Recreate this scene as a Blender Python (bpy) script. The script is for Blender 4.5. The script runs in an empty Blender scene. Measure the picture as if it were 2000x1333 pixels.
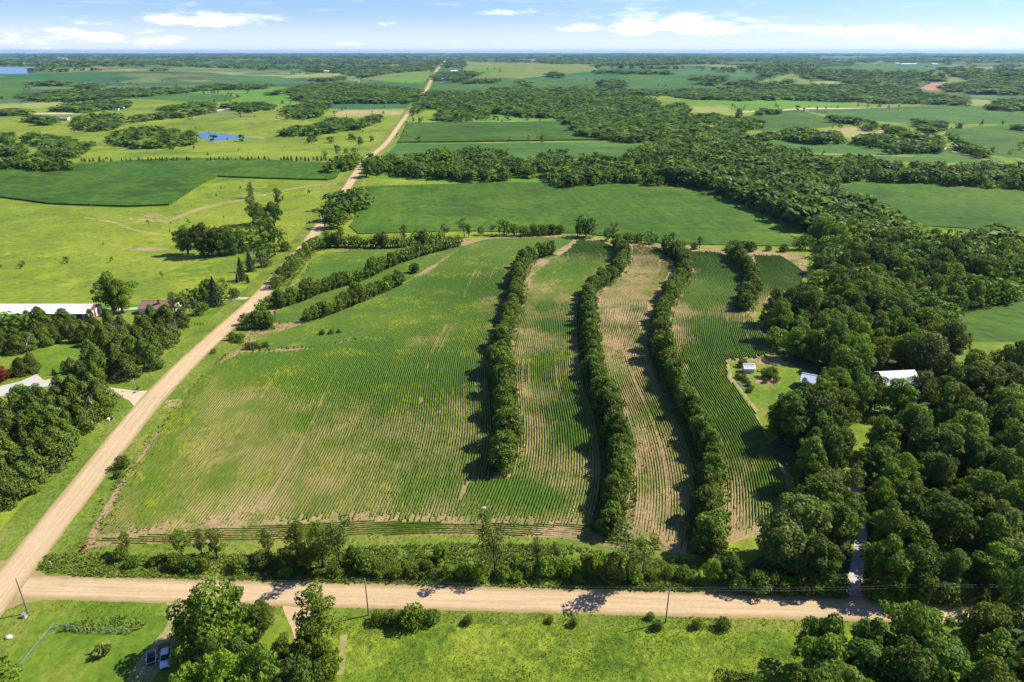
import bpy, math, random
import numpy as np
from mathutils import Vector
from mathutils.geometry import delaunay_2d_cdt
rng = np.random.default_rng(7)
random.seed(7)
C = bpy.context.scene.collection
R = math.radians
sc = bpy.context.scene

# ------------------------------------------------------------------ camera, sky, sun, exposure
PITCH = R(23.0); FOC = 1333.0; CAMZ = 100.0
cd = bpy.data.cameras.new('camera'); cam = bpy.data.objects.new('camera', cd); C.objects.link(cam)
cd.sensor_width = 36; cd.lens = 36 * FOC / 2000; cd.clip_start = 1; cd.clip_end = 120000
cam.location = (0, 0, CAMZ); cam.rotation_euler = (R(90) - PITCH, 0, 0)
sc.camera = cam
SUN_EL = R(45); SUN_DIR = np.array([1.0, 0.30])          # horizontal direction towards the sun
SUN_DIR = SUN_DIR / np.hypot(*SUN_DIR)
sd = bpy.data.lights.new('sun', 'SUN'); sun = bpy.data.objects.new('sun', sd); C.objects.link(sun)
sd.energy = 4.9; sd.angle = R(0.53); sd.color = (1.0, 0.945, 0.84)
to_sun = Vector((SUN_DIR[0] * math.cos(SUN_EL), SUN_DIR[1] * math.cos(SUN_EL), math.sin(SUN_EL)))
sun.rotation_euler = to_sun.to_track_quat('Z', 'Y').to_euler()
sun.location = (200, 90, 300)
sc.view_settings.view_transform = 'Standard'; sc.view_settings.look = 'None'
sc.view_settings.gamma = 1; sc.view_settings.use_curve_mapping = False
sc.view_settings.exposure = 0.80
sc.cycles.max_bounces = 6; sc.cycles.diffuse_bounces = 3; sc.cycles.transmission_bounces = 3
sc.cycles.transparent_max_bounces = 4; sc.cycles.volume_bounces = 1
sc.cycles.use_denoising = True
HAZE_D = 2.6e-5

w = bpy.data.worlds.new('World'); sc.world = w; w.use_nodes = True
nt = w.node_tree; nt.nodes.clear()
class NT:
    """small node-tree helper"""
    def __init__(s, tree): s.t = tree
    def n(s, typ, ins=None, **props):
        nd = s.t.nodes.new(typ)
        for k, v in props.items(): setattr(nd, k, v)
        for k, v in (ins or {}).items():
            sock = nd.inputs[k]
            if isinstance(v, bpy.types.NodeSocket): s.t.links.new(v, sock)
            else: sock.default_value = v
        return nd
    def m(s, op, a, b=0.0, c=None, clamp=False):
        nd = s.t.nodes.new('ShaderNodeMath'); nd.operation = op; nd.use_clamp = clamp
        for i, v in enumerate([a, b] + ([c] if c is not None else [])):
            if isinstance(v, bpy.types.NodeSocket): s.t.links.new(v, nd.inputs[i])
            else: nd.inputs[i].default_value = v
        return nd.outputs[0]
    def mr(s, v, a, b, c, d, smooth=False):
        nd = s.n('ShaderNodeMapRange', {0: v, 1: a, 2: b, 3: c, 4: d})
        if smooth: nd.interpolation_type = 'SMOOTHSTEP'
        return nd.outputs[0]
    def mix(s, f, a, b, mode='MIX'):
        nd = s.t.nodes.new('ShaderNodeMix'); nd.data_type = 'RGBA'; nd.blend_type = mode
        for sock, v in ((nd.inputs[0], f), (nd.inputs[6], a), (nd.inputs[7], b)):
            if isinstance(v, bpy.types.NodeSocket): s.t.links.new(v, sock)
            elif isinstance(v, (tuple, list)): sock.default_value = (*v[:3], 1)
            else: sock.default_value = v
        return nd.outputs[2]
    def ramp(s, f, stops):
        nd = s.n('ShaderNodeValToRGB', {0: f}); e = nd.color_ramp.elements
        while len(e) < len(stops): e.new(0.5)
        for i, (p, c) in enumerate(stops): e[i].position = p; e[i].color = (*c, 1)
        return nd.outputs[0]
    def noise(s, vec, scale, detail=4, rough=0.55):
        return s.n('ShaderNodeTexNoise', {'Vector': vec, 'Scale': scale, 'Detail': detail, 'Roughness': rough}).outputs[0]

W = NT(nt)
sky = W.n('ShaderNodeTexSky', sky_type='NISHITA', sun_disc=False, sun_elevation=SUN_EL,
          sun_rotation=math.atan2(SUN_DIR[0], SUN_DIR[1]), altitude=600, air_density=1.0, dust_density=0.25, ozone_density=3.0)
tc = W.n('ShaderNodeTexCoord')
sx = W.n('ShaderNodeSeparateXYZ', {0: tc.outputs['Generated']})
az = W.m('ARCTAN2', sx.outputs[0], sx.outputs[1])
el = W.m('ARCSINE', sx.outputs[2])
cv = W.n('ShaderNodeCombineXYZ', {0: W.m('MULTIPLY', az, 22.0), 1: W.m('MULTIPLY', el, 95.0), 2: 3.3}).outputs[0]
cn = W.noise(cv, 1.0, 7, 0.56)
cv2 = W.n('ShaderNodeCombineXYZ', {0: W.m('MULTIPLY', az, 9.0), 1: W.m('MULTIPLY', el, 120.0), 2: 9.1}).outputs[0]
wisp = W.noise(cv2, 1.0, 6, 0.6)
blob = None
def sky_ang(px, py):
    x = (px - 1000) / FOC; v = (666.5 - py) / FOC
    d = np.array([x, math.cos(PITCH) + v * math.sin(PITCH), -math.sin(PITCH) + v * math.cos(PITCH)])
    return math.atan2(d[0], d[1]), math.asin(d[2] / np.linalg.norm(d))
for px, py, rx, ry, a in ((150, 72, 180, 22, .8), (45, 80, 130, 18, .7), (270, 80, 110, 20, .7), (410, 42, 110, 19, .95), (1300, 52, 165, 24, 1.0), (1440, 62, 110, 17, .8),
                       (1690, 66, 130, 18, .8), (1860, 76, 170, 18, .85), (1240, 35, 70, 10, .6), (860, 87, 60, 7, .6), (560, 40, 60, 6, .5), (960, 28, 110, 7, .5), (760, 52, 50, 6, .4), (685, 86, 60, 7, .6), (1930, 88, 120, 10, .6), (60, 92, 260, 12, .4)):
    a0, e0 = sky_ang(px, py)
    dx = W.m('DIVIDE', W.m('SUBTRACT', az, a0), rx / FOC)
    dy = W.m('DIVIDE', W.m('SUBTRACT', el, e0), ry / FOC)
    # flat base: below the centre it falls off faster
    dy2 = W.m('MULTIPLY', dy, W.mr(dy, -0.2, 0.2, 1.7, 1.0))
    g = W.m('EXPONENT', W.m('MULTIPLY', W.m('ADD', W.m('MULTIPLY', dx, dx), W.m('MULTIPLY', dy2, dy2)), -1.0))
    g = W.m('MULTIPLY', g, a)
    blob = g if blob is None else W.m('MAXIMUM', blob, g)
other = W.mr(W.m('ABSOLUTE', az), 0.75, 1.0, 0.0, 0.45, True)      # the same fair-weather cumulus beyond the frame
other = W.m('MULTIPLY', other, W.mr(el, 0.0, 0.25, 1.0, 0.2))
dens = W.m('ADD', W.m('MAXIMUM', blob, other), W.m('MULTIPLY', W.m('SUBTRACT', cn, 0.5), 2.1))
cm = W.mr(dens, 0.24, 0.92, 0.0, 0.95, True)
wm = W.m('MULTIPLY', W.mr(wisp, 0.52, 0.78, 0.0, 0.5, True), W.mr(el, -0.005, 0.02, 1.0, 0.8))
lowhaze = W.mr(el, 0.0, 0.05, 0.55, 0.0, True)
cl = W.m('MAXIMUM', W.m('MAXIMUM', cm, wm), lowhaze)
skyc = W.mix(1.0, sky.outputs[0], (0.78, 0.94, 1.36), 'MULTIPLY')
ccol = W.mix(cm, (9.4, 10.2, 11.6), (11.0, 11.1, 11.4))
skyc = W.mix(cl, skyc, ccol)
bg = W.n('ShaderNodeBackground', {'Color': skyc, 'Strength': 0.068})
W.n('ShaderNodeOutputWorld', {0: bg.outputs[0]})

# ------------------------------------------------------------------ terrain height and picture-to-ground helper
u0 = np.array([-107.5, 142.0])                                # a point of the straight north-south road
_d = np.array([(885 - 1000) / FOC, math.cos(PITCH) + (666.5 - 100.7) / FOC * math.sin(PITCH)]); RU = _d / np.hypot(*_d)
RN = np.array([RU[1], -RU[0]])                                # to the right of the road
PY = np.array([-5000, 60, 110, 150, 190, 240, 308, 356, 436, 500, 590, 680, 740, 895, 980, 1065, 1230, 1640, 1960, 2550, 3050, 3700, 4200, 5400, 6500, 9000, 14000, 60000], float)
PZ = np.array([-3, -3, -2, 0, 1.6, -1.8, -8.4, -9.8, -12.3, -11.2, -10, -6.5, -5.5, -14, -17, -17.5, -17, -17, -17, -22, -13, -2, 2, 2, 5, 3, 3, 3], float)
_yy = np.linspace(-500, 15500, 8001)
_pz = np.interp(_yy, PY, PZ)
for _ in range(3): _pz = np.convolve(np.pad(_pz, 8, 'edge'), np.ones(17) / 17, 'valid')
wv = []
_r = np.random.default_rng(21)
for L in (420, 560, 700, 900, 1200, 1500, 1900, 2500, 3300, 4500, 6000):
    a = _r.uniform(0, math.pi); ph = _r.uniform(0, 6.28)
    wv.append((2 * math.pi / L * math.cos(a), 2 * math.pi / L * math.sin(a), ph, (L / 1500) ** 0.6))
def H(x, y):
    x = np.asarray(x, float); y = np.asarray(y, float)
    base = np.interp(y, _yy, _pz)
    d = np.hypot(x, y)
    amp = np.interp(d, [0, 180, 400, 800, 1600, 3000, 6000, 12000, 50000], [0.0, 0.3, 0.9, 1.7, 2.6, 3.4, 3.8, 3.6, 3.2])
    n = 0
    for kx, ky, ph, a in wv: n = n + a * np.sin(kx * x + ky * y + ph)
    dr = np.abs((x - u0[0]) * RN[0] + (y - u0[1]) * RN[1])
    return base + amp * n * (1 - np.exp(-(dr / 180) ** 2))
def rays(p):
    p = np.asarray(p, float).reshape(-1, 2)
    x = (p[:, 0] - 1000) / FOC; v = (666.5 - p[:, 1]) / FOC
    return np.stack([x, math.cos(PITCH) + v * math.sin(PITCH), -math.sin(PITCH) + v * math.cos(PITCH)], 1)
_ts = np.geomspace(45, 60000, 1500)
def ground(p, h=0.0):
    """picture points of the photograph -> points (x, y) on the terrain (or a height h above it)"""
    d = rays(p); out = np.zeros((len(d), 2))
    for i0 in range(0, len(d), 400):
        q = d[i0:i0 + 400]
        X = q[:, :1] * _ts; Y = q[:, 1:2] * _ts
        g = CAMZ + q[:, 2:3] * _ts - H(X, Y) - h
        hit = np.argmax(g < 0, 1); hit = np.where((g < 0).any(1), hit, len(_ts) - 1); hit = np.maximum(hit, 1)
        r_ = np.arange(len(q)); ga = g[r_, hit - 1]; gb = g[r_, hit]
        f = np.clip(ga / np.where(np.abs(ga - gb) < 1e-9, 1e-9, ga - gb), 0, 1)
        t = _ts[hit - 1] + (_ts[hit] - _ts[hit - 1]) * f
        out[i0:i0 + 400, 0] = q[:, 0] * t; out[i0:i0 + 400, 1] = q[:, 1] * t
    return out
def G(px, py, h=0.0):
    x, y = ground([(px, py)], h)[0]
    return Vector((x, y, float(H(x, y))))
def Z(ox, oy, s, pts): return [(ox + a / s, oy + b / s) for a, b in pts]
S = 2000 / 700
def TL(*p): return Z(0, 0, S, p)
def TM(*p): return Z(600, 0, S, p)
def TR(*p): return Z(1300, 0, S, p)
def MR(*p): return Z(1300, 280, S, p)
def ML(*p): return Z(0, 300, S, p)
def MM(*p): return Z(600, 280, S, p)
def smooth(pts, step):
    """Catmull-Rom through pts, resampled evenly"""
    P = np.asarray(pts, float); P = np.vstack([2 * P[0] - P[1], P, 2 * P[-1] - P[-2]])
    out = []
    for i in range(1, len(P) - 2):
        t = np.linspace(0, 1, 24, endpoint=False)[:, None]
        a, b, c, d = P[i - 1], P[i], P[i + 1], P[i + 2]
        out.append(0.5 * (2 * b + (c - a) * t + (2 * a - 5 * b + 4 * c - d) * t ** 2 + (3 * b - a - 3 * c + d) * t ** 3))
    out = np.vstack(out + [P[-2][None]])
    L = np.concatenate([[0], np.cumsum(np.hypot(*np.diff(out, axis=0).T))])
    s = np.arange(0, L[-1], step)
    return np.stack([np.interp(s, L, out[:, 0]), np.interp(s, L, out[:, 1])], 1)
def inside(x, y, poly):
    poly = np.asarray(poly); x = np.asarray(x); y = np.asarray(y)
    lo = poly.min(0); hi = poly.max(0)
    res = np.zeros(x.shape, bool)
    idx = np.where((x >= lo[0]) & (x <= hi[0]) & (y >= lo[1]) & (y <= hi[1]))[0]
    if len(idx) == 0: return res
    xx = x[idx]; yy = y[idx]; r = np.zeros(len(idx), bool)
    x1, y1 = poly[-1]
    for x2, y2 in poly:
        if y1 != y2:
            c = ((y2 > yy) != (y1 > yy)) & (xx < (x1 - x2) * (yy - y2) / (y1 - y2) + x2)
            r ^= c
        x1, y1 = x2, y2
    res[idx] = r
    return res
def ribbon(line, width):
    line = np.asarray(line); t = np.gradient(line, axis=0); t /= np.maximum(np.hypot(t[:, 0], t[:, 1]), 1e-9)[:, None]
    n = np.stack([-t[:, 1], t[:, 0]], 1) * (np.asarray(width).reshape(-1, 1) / 2)
    return np.vstack([line + n, (line - n)[::-1]])

# ------------------------------------------------------------------ materials
def newmat(name):
    m = bpy.data.materials.new(name); m.use_nodes = True; m.node_tree.nodes.clear()
    return m, NT(m.node_tree)
def finish(N, col, rough=0.9, bump=None, dist=0.3, spec=0.15, metal=0.0, strength=0.6):
    ins = {'Base Color': col if isinstance(col, bpy.types.NodeSocket) else (*col, 1), 'Roughness': rough, 'Specular IOR Level': spec, 'Metallic': metal}
    if bump is not None:
        ins['Normal'] = N.n('ShaderNodeBump', {'Height': bump, 'Distance': dist, 'Strength': strength}).outputs[0]
    b = N.n('ShaderNodeBsdfPrincipled', ins)
    N.n('ShaderNodeOutputMaterial', {0: b.outputs[0]})
def field_mat(name, cols, big=0.01, fine=0.5, amt=0.3, stripes=(), patches=(), bump=0.3, rough=0.95, tracks=None, midn=0.06):
    m, N = newmat(name)
    P = N.n('ShaderNodeNewGeometry').outputs['Position']
    n1 = N.m('ADD', N.m('MULTIPLY', N.noise(P, big, 5, 0.6), 0.65), N.m('MULTIPLY', N.noise(P, midn, 4, 0.6), 0.35))
    k = len(cols)
    col = N.ramp(n1, [(0.34 + 0.32 * i / max(k - 1, 1), c) for i, c in enumerate(cols)])
    n2 = N.noise(P, fine, 5, 0.65)
    for ang, per, sa in stripes:
        s = N.n('ShaderNodeSeparateXYZ', {0: P})
        d = N.m('ADD', N.m('MULTIPLY', s.outputs[0], math.cos(ang)), N.m('MULTIPLY', s.outputs[1], math.sin(ang)))
        d = N.m('ADD', d, N.m('MULTIPLY', N.noise(P, 0.012, 2), per * 3))
        al = N.m('SUBTRACT', N.m('MULTIPLY', s.outputs[1], math.cos(ang)), N.m('MULTIPLY', s.outputs[0], math.sin(ang)))
        wv_ = N.mr(N.noise(N.n('ShaderNodeCombineXYZ', {0: N.m('MULTIPLY', d, 1 / per), 1: N.m('MULTIPLY', al, 0.05 / per), 2: per}).outputs[0], 1.0, 3, 0.6), 0.3, 0.7, -1.0, 1.0)
        wv_ = N.m('MULTIPLY', wv_, N.mr(N.noise(P, 0.02, 3), 0.35, 0.7, 0.2, 1.0))
        col = N.mix(1.0, col, N.n('ShaderNodeCombineXYZ', {i: N.mr(wv_, -1, 1, 1 - sa, 1 + sa) for i in range(3)}).outputs[0], 'MULTIPLY')
    for pc, ps, lo, hi, pa in patches:
        f = N.m('MULTIPLY', N.mr(N.noise(P, ps, 6, 0.66), lo, hi, 0, 1, True), pa)
        col = N.mix(f, col, pc)
    if tracks:                                                 # wheel tracks along a straight road
        c0, nrm, half, ctrack, cedge = tracks
        s = N.n('ShaderNodeSeparateXYZ', {0: P})
        d = N.m('ADD', N.m('MULTIPLY', N.m('SUBTRACT', s.outputs[0], c0[0]), nrm[0]), N.m('MULTIPLY', N.m('SUBTRACT', s.outputs[1], c0[1]), nrm[1]))
        along = N.n('ShaderNodeCombineXYZ', {0: N.m('MULTIPLY', d, 1.6), 1: N.m('MULTIPLY', N.m('ADD', N.m('MULTIPLY', s.outputs[0], nrm[1]), N.m('MULTIPLY', s.outputs[1], -nrm[0])), 0.035), 2: 0.0}).outputs[0]
        streak = N.noise(along, 1.0, 4, 0.6)
        col = N.mix(N.mr(streak, 0.42, 0.60, 0.0, 0.9, True), col, ctrack)
        col = N.mix(N.mr(N.noise(N.n('ShaderNodeVectorMath', {0: along, 1: (7.3, 2.1, 0.0)}, operation='ADD').outputs[0], 0.8, 5, 0.65), 0.54, 0.70, 0.0, 0.55, True), col, (0.27, 0.195, 0.105))
        ad = N.m('ABSOLUTE', d)
        wob = N.m('ADD', ad, N.m('MULTIPLY', N.m('SUBTRACT', N.noise(P, 0.35, 4), 0.5), 1.3))
        col = N.mix(N.mr(wob, half - 1.5, half + 0.1, 0.0, 0.9, True), col, cedge)
    col = N.mix(1.0, col, N.n('ShaderNodeCombineXYZ', {i: N.mr(n2, 0.25, 0.75, 1 - amt, 1 + amt) for i in range(3)}).outputs[0], 'MULTIPLY')
    finish(N, col, rough, n2, bump)
    return m
def plain_mat(name, col, rough=0.7, var=0.12, scale=1.2, metal=0.0, spec=0.3, ribs=None, bump=0.0):
    m, N = newmat(name)
    tcn = N.n('ShaderNodeTexCoord').outputs['Object']
    n = N.noise(tcn, scale, 5, 0.65)
    f = N.mr(n, 0.25, 0.75, 1 - var, 1 + var)
    c = N.mix(1.0, col, N.n('ShaderNodeCombineXYZ', {i: f for i in range(3)}).outputs[0], 'MULTIPLY')
    finish(N, c, rough, n if bump else None, bump or 0.1, spec, metal)
    return m
def leaf_mat(name, c_lo, c_hi, trans=0.3):
    m, N = newmat(name)
    at = N.n('ShaderNodeAttribute', attribute_name='tone')
    oi = N.n('ShaderNodeObjectInfo')
    f = N.m('ADD', N.m('MULTIPLY', at.outputs['Fac'], 0.75), N.m('MULTIPLY', oi.outputs['Random'], 0.25))
    col = N.mix(f, c_lo, c_hi)
    hs = N.n('ShaderNodeHueSaturation', {'Hue': N.mr(oi.outputs['Random'], 0, 1, 0.485, 0.51), 'Value': N.mr(oi.outputs['Random'], 0, 1, 0.85, 1.15), 'Saturation': 1.0, 'Color': col}).outputs[0]
    d = N.n('ShaderNodeBsdfPrincipled', {'Base Color': hs, 'Roughness': 0.6, 'Specular IOR Level': 0.12})
    t = N.n('ShaderNodeBsdfTranslucent', {'Color': N.mix(1.0, hs, (1.25, 1.3, 0.6), 'MULTIPLY')})
    mx = N.n('ShaderNodeMixShader', {0: trans, 1: d.outputs[0], 2: t.outputs[0]})
    N.n('ShaderNodeOutputMaterial', {0: mx.outputs[0]})
    return m
LEAF = {
    'dark green': leaf_mat('leaf_dark', (0.024, 0.052, 0.009), (0.140, 0.215, 0.028)),
    'mid green': leaf_mat('leaf_mid', (0.034, 0.074, 0.009), (0.210, 0.300, 0.028)),
    'olive green': leaf_mat('leaf_olive', (0.038, 0.070, 0.009), (0.215, 0.285, 0.030)),
    'bright green': leaf_mat('leaf_bright', (0.055, 0.108, 0.008), (0.225, 0.325, 0.024)),
    'grey green': leaf_mat('leaf_grey', (0.046, 0.070, 0.014), (0.215, 0.265, 0.052)),
    'blue green': leaf_mat('leaf_blue', (0.020, 0.040, 0.014), (0.065, 0.100, 0.034), 0.12),
    'pale straw': leaf_mat('leaf_straw', (0.16, 0.22, 0.04), (0.42, 0.46, 0.15)),
    'rust red': leaf_mat('leaf_red', (0.10, 0.022, 0.012), (0.26, 0.055, 0.025)),
    'cedar': leaf_mat('leaf_cedar', (0.030, 0.056, 0.009), (0.165, 0.218, 0.030), 0.14),
    'hedge': leaf_mat('leaf_hedge', (0.030, 0.062, 0.009), (0.190, 0.265, 0.030), 0.25),
}
BARK = plain_mat('bark', (0.10, 0.078, 0.058), 0.95, 0.3, 2.0)
DEADWOOD = plain_mat('dead_wood', (0.26, 0.225, 0.195), 0.95, 0.25, 2.0)

meadow = field_mat('meadow_grass', [(0.095, 0.140, 0.014), (0.165, 0.215, 0.018), (0.240, 0.262, 0.026)], 0.008, 0.35, 0.30,
                   patches=(((0.065, 0.135, 0.012), 0.010, 0.48, 0.64, 0.7), ((0.26, 0.23, 0.06), 0.022, 0.56, 0.72, 0.6), ((0.055, 0.095, 0.014), 0.12, 0.56, 0.68, 0.6), ((0.26, 0.31, 0.02), 0.045, 0.54, 0.68, 0.6)), bump=0.8)
verge = field_mat('verge_grass', [(0.085, 0.135, 0.016), (0.135, 0.185, 0.022), (0.19, 0.20, 0.035)], 0.03, 0.8, 0.4,
                  patches=(((0.24, 0.19, 0.07), 0.09, 0.55, 0.70, 0.55),), bump=0.4)
lawn = field_mat('lawn_grass', [(0.065, 0.130, 0.011), (0.115, 0.180, 0.014), (0.185, 0.215, 0.024)], 0.035, 0.7, 0.34, patches=(((0.21, 0.165, 0.055), 0.07, 0.54, 0.70, 0.6), ((0.045, 0.105, 0.010), 0.09, 0.54, 0.68, 0.7)), bump=0.4)
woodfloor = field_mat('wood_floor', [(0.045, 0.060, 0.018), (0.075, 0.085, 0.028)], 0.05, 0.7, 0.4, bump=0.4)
soil = field_mat('soil_residue', [(0.235, 0.160, 0.078), (0.295, 0.205, 0.102), (0.345, 0.25, 0.13)], 0.02, 1.6, 0.30,
                 patches=(((0.085, 0.135, 0.018), 0.07, 0.46, 0.64, 0.8), ((0.20, 0.22, 0.03), 0.35, 0.56, 0.66, 0.45), ((0.23, 0.13, 0.075), 0.03, 0.62, 0.74, 0.5)), bump=0.25)
corn = field_mat('corn_leaves', [(0.028, 0.070, 0.007), (0.042, 0.096, 0.008), (0.064, 0.128, 0.011)], 0.010, 0.16, 0.42, stripes=((R(80), 3.1, 0.24), (R(80), 14, 0.20)), patches=(((0.075, 0.140, 0.012), 0.009, 0.50, 0.66, 0.65), ((0.020, 0.055, 0.006), 0.014, 0.54, 0.66, 0.7)), bump=0.9)
corn2 = field_mat('crop_leaves', [(0.034, 0.080, 0.008), (0.050, 0.108, 0.009), (0.078, 0.142, 0.012)], 0.008, 0.18, 0.38, stripes=((R(8), 2.4, 0.22), (R(82), 12, 0.22)), patches=(((0.110, 0.165, 0.016), 0.007, 0.50, 0.66, 0.7), ((0.024, 0.066, 0.008), 0.013, 0.52, 0.66, 0.75)), bump=0.5)
corn3 = field_mat('bean_leaves', [(0.038, 0.096, 0.015), (0.052, 0.120, 0.017), (0.080, 0.152, 0.019)], 0.006, 0.14, 0.30, stripes=((R(30), 6, 0.18), (R(95), 22, 0.22)), patches=(((0.090, 0.150, 0.03), 0.006, 0.54, 0.68, 0.6),), bump=0.3)
lime = field_mat('light_crop', [(0.065, 0.165, 0.014), (0.090, 0.205, 0.018), (0.13, 0.23, 0.02)], 0.005, 0.5, 0.2, stripes=((R(100), 12, 0.2),), patches=(((0.15, 0.19, 0.03), 0.008, 0.52, 0.66, 0.6),), bump=0.3)
olive = field_mat('olive_pasture', [(0.10, 0.145, 0.032), (0.15, 0.185, 0.042), (0.19, 0.205, 0.055)], 0.006, 0.3, 0.25, patches=(((0.06, 0.11, 0.022), 0.012, 0.52, 0.66, 0.7),), bump=0.3)
pale = field_mat('pale_hay', [(0.16, 0.20, 0.05), (0.21, 0.24, 0.06), (0.26, 0.26, 0.09)], 0.005, 0.3, 0.18, stripes=((R(60), 14, 0.18),), bump=0.2)
tan = field_mat('tan_stubble', [(0.22, 0.21, 0.06), (0.29, 0.25, 0.10), (0.34, 0.28, 0.13)], 0.012, 0.4, 0.22, bump=0.2)
redsoil = field_mat('bare_red_soil', [(0.30, 0.15, 0.08), (0.38, 0.21, 0.12)], 0.02, 0.4, 0.2, bump=0.2)
teal = field_mat('blue_green_crop', [(0.032, 0.095, 0.034), (0.045, 0.118, 0.040)], 0.005, 0.4, 0.15, bump=0.2)
# far farmland: a patchwork of fields too far to tell apart
def patchwork():
    m, N = newmat('far_farmland')
    P = N.n('ShaderNodeNewGeometry').outputs['Position']
    mp = N.n('ShaderNodeMapping', {'Vector': P, 'Rotation': (0, 0, R(5)), 'Scale': (1 / 520, 1 / 360, 0)})
    v = N.n('ShaderNodeTexVoronoi', {'Vector': mp.outputs[0], 'Scale': 1.0, 'Randomness': 0.85}, distance='MANHATTAN')
    s = N.n('ShaderNodeSeparateColor', {0: v.outputs['Color']})
    nd = N.n('ShaderNodeValToRGB', {0: s.outputs[0]}); nd.color_ramp.interpolation = 'CONSTANT'
    e = nd.color_ramp.elements
    cs = [(0.05, 0.11, 0.03), (0.034, 0.12, 0.03), (0.10, 0.15, 0.04), (0.05, 0.14, 0.035), (0.15, 0.18, 0.055), (0.055, 0.10, 0.03), (0.12, 0.155, 0.045), (0.04, 0.11, 0.04), (0.20, 0.20, 0.08), (0.07, 0.12, 0.035)]
    while len(e) < len(cs): e.new(0.5)
    for i, c in enumerate(cs): e[i].position = i / len(cs); e[i].color = (*c, 1)
    n = N.noise(P, 0.004, 6, 0.7)
    col = N.mix(N.mr(n, 0.50, 0.60, 0, 0.75, True), nd.outputs[0], (0.040, 0.062, 0.022))
    finish(N, col, 0.95)
    return m
farmland = patchwork()
ROADC = dict(cols=[(0.39, 0.277, 0.152), (0.44, 0.315, 0.178), (0.47, 0.342, 0.198)], big=0.04, fine=1.4, amt=0.10, bump=0.06)
road_pts = [(-60, 1250), (20, 1130), (111, 1000), (157, 950), (198, 900), (289, 783), (408, 667), (505, 582), (552, 528), (608, 465), (640, 420), (672, 375), (699, 332), (713, 311), (743, 290), (765, 266), (780, 245), (795, 224), (805.5, 210), (818, 192.5), (833.5, 175), (841.5, 157.5), (849, 140), (853, 133), (860, 126), (864.5, 119), (873, 112), (877, 107)]
s_ = np.concatenate([np.arange(-140, 420, 3.0), np.arange(424, 900, 12), np.geomspace(905, 30000, 160)])
ns_line = u0 + s_[:, None] * RU
ew = ground([(86, 1147), (300, 1153), (500, 1158), (750, 1164), (980, 1172), (1460, 1184), (1750, 1192), (2000, 1194)])
ef = np.polyfit(ew[:, 0], ew[:, 1], 1)
def ew_y(x): return ef[0] * x + ef[1]
EU = np.array([1, ef[0]]) / math.hypot(1, ef[0]); EN = np.array([-EU[1], EU[0]])
e0 = np.array([0.0, ef[1]])
gravel_ns = field_mat('gravel_north_south', **ROADC, tracks=(u0, RN, 3.9, (0.50, 0.372, 0.222), (0.25, 0.20, 0.07)))
gravel_ew = field_mat('gravel_east_west', **ROADC, tracks=(e0, EN, 3.2, (0.50, 0.367, 0.217), (0.26, 0.195, 0.075)))
gravel_far = field_mat('gravel_far', [(0.42, 0.335, 0.22), (0.50, 0.41, 0.28)], 0.05, 1.0, 0.1, bump=0.05)
gravel_dirt = field_mat('dirt_gravel', ROADC['cols'], 0.06, 1.2, 0.16, patches=(((0.20, 0.17, 0.06), 0.2, 0.56, 0.70, 0.6),), bump=0.08)
gravel_white = field_mat('white_gravel', [(0.38, 0.345, 0.30), (0.46, 0.42, 0.37)], 0.1, 1.5, 0.12, bump=0.05)
dirt = field_mat('bare_dirt', [(0.27, 0.17, 0.10), (0.35, 0.235, 0.14)], 0.08, 1.2, 0.25, patches=(((0.13, 0.15, 0.03), 0.15, 0.5, 0.65, 0.7),), bump=0.15)
track = field_mat('worn_track', [(0.26, 0.225, 0.09), (0.34, 0.27, 0.135)], 0.06, 1.0, 0.25, patches=(((0.13, 0.18, 0.03), 0.12, 0.48, 0.62, 0.8),), bump=0.1)
def water_mat(name, c):
    m, N = newmat(name)
    P = N.n('ShaderNodeNewGeometry').outputs['Position']
    n = N.noise(P, 0.6, 3)
    finish(N, c, 0.12, n, 0.02, 0.5, strength=0.2)
    return m
water = water_mat('water', (0.045, 0.10, 0.19))

# ------------------------------------------------------------------ regions of the ground (traced outlines laid on the terrain)
REG = []          # name, material, raise, polygon (world), later ones win
def reg(name, mat, pts, up=0.0, world=False, h=0.0):
    REG.append((name, mat, up, np.asarray(pts) if world else ground(pts, h)))
# far and middle fields, left third
reg('lake', water, TL((-30, 371), (60, 369), (120, 372), (205, 375), (200, 388), (150, 393), (170, 402), (225, 408), (180, 414), (100, 414), (-30, 414)))
reg('crop_field', corn3, TL((-40, 440), (300, 445), (450, 450), (440, 478), (150, 488), (120, 515), (90, 550), (-40, 558)))
reg('crop_field', teal, TL((450, 452), (700, 462), (1170, 460), (1160, 470), (1000, 482), (440, 474)))
reg('crop_field', corn3, TL((720, 548), (1020, 510), (1330, 545), (1250, 572), (900, 560)))
reg('hay_field', lime, TL((1030, 515), (1300, 485), (1640, 485), (1600, 512), (1370, 540)))
reg('crop_field', lime, TL((1340, 547), (1600, 516), (1665, 550), (1620, 585), (1250, 577)))
reg('hay_field', pale, TL((1550, 425), (1700, 405), (1900, 405), (1880, 430), (1600, 436)))
reg('hay_field', pale, TL((1840, 440), (2000, 425), (2010, 466)))
reg('crop_field', teal, TL((1815, 608), (1850, 565), (2010, 562), (2190, 575), (2160, 605), (2000, 610)))
reg('stubble_field', tan, TL((1860, 657), (1920, 617), (2010, 617), (2140, 615), (2115, 640), (2000, 655)))
reg('hay_field', pale, TL((-30, 600), (40, 580), (430, 565), (420, 590), (130, 612), (-30, 616)))
reg('pasture', olive, TL((1080, 642), (1230, 600), (1400, 602), (1400, 640), (1300, 655)))
reg('country_lane', track, TL((1310, 660), (1720, 676), (1720, 680), (1310, 664)))
reg('country_lane', gravel_far, TL((-20, 627), (440, 631), (640, 640), (640, 645), (440, 637), (-20, 633)))
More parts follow.
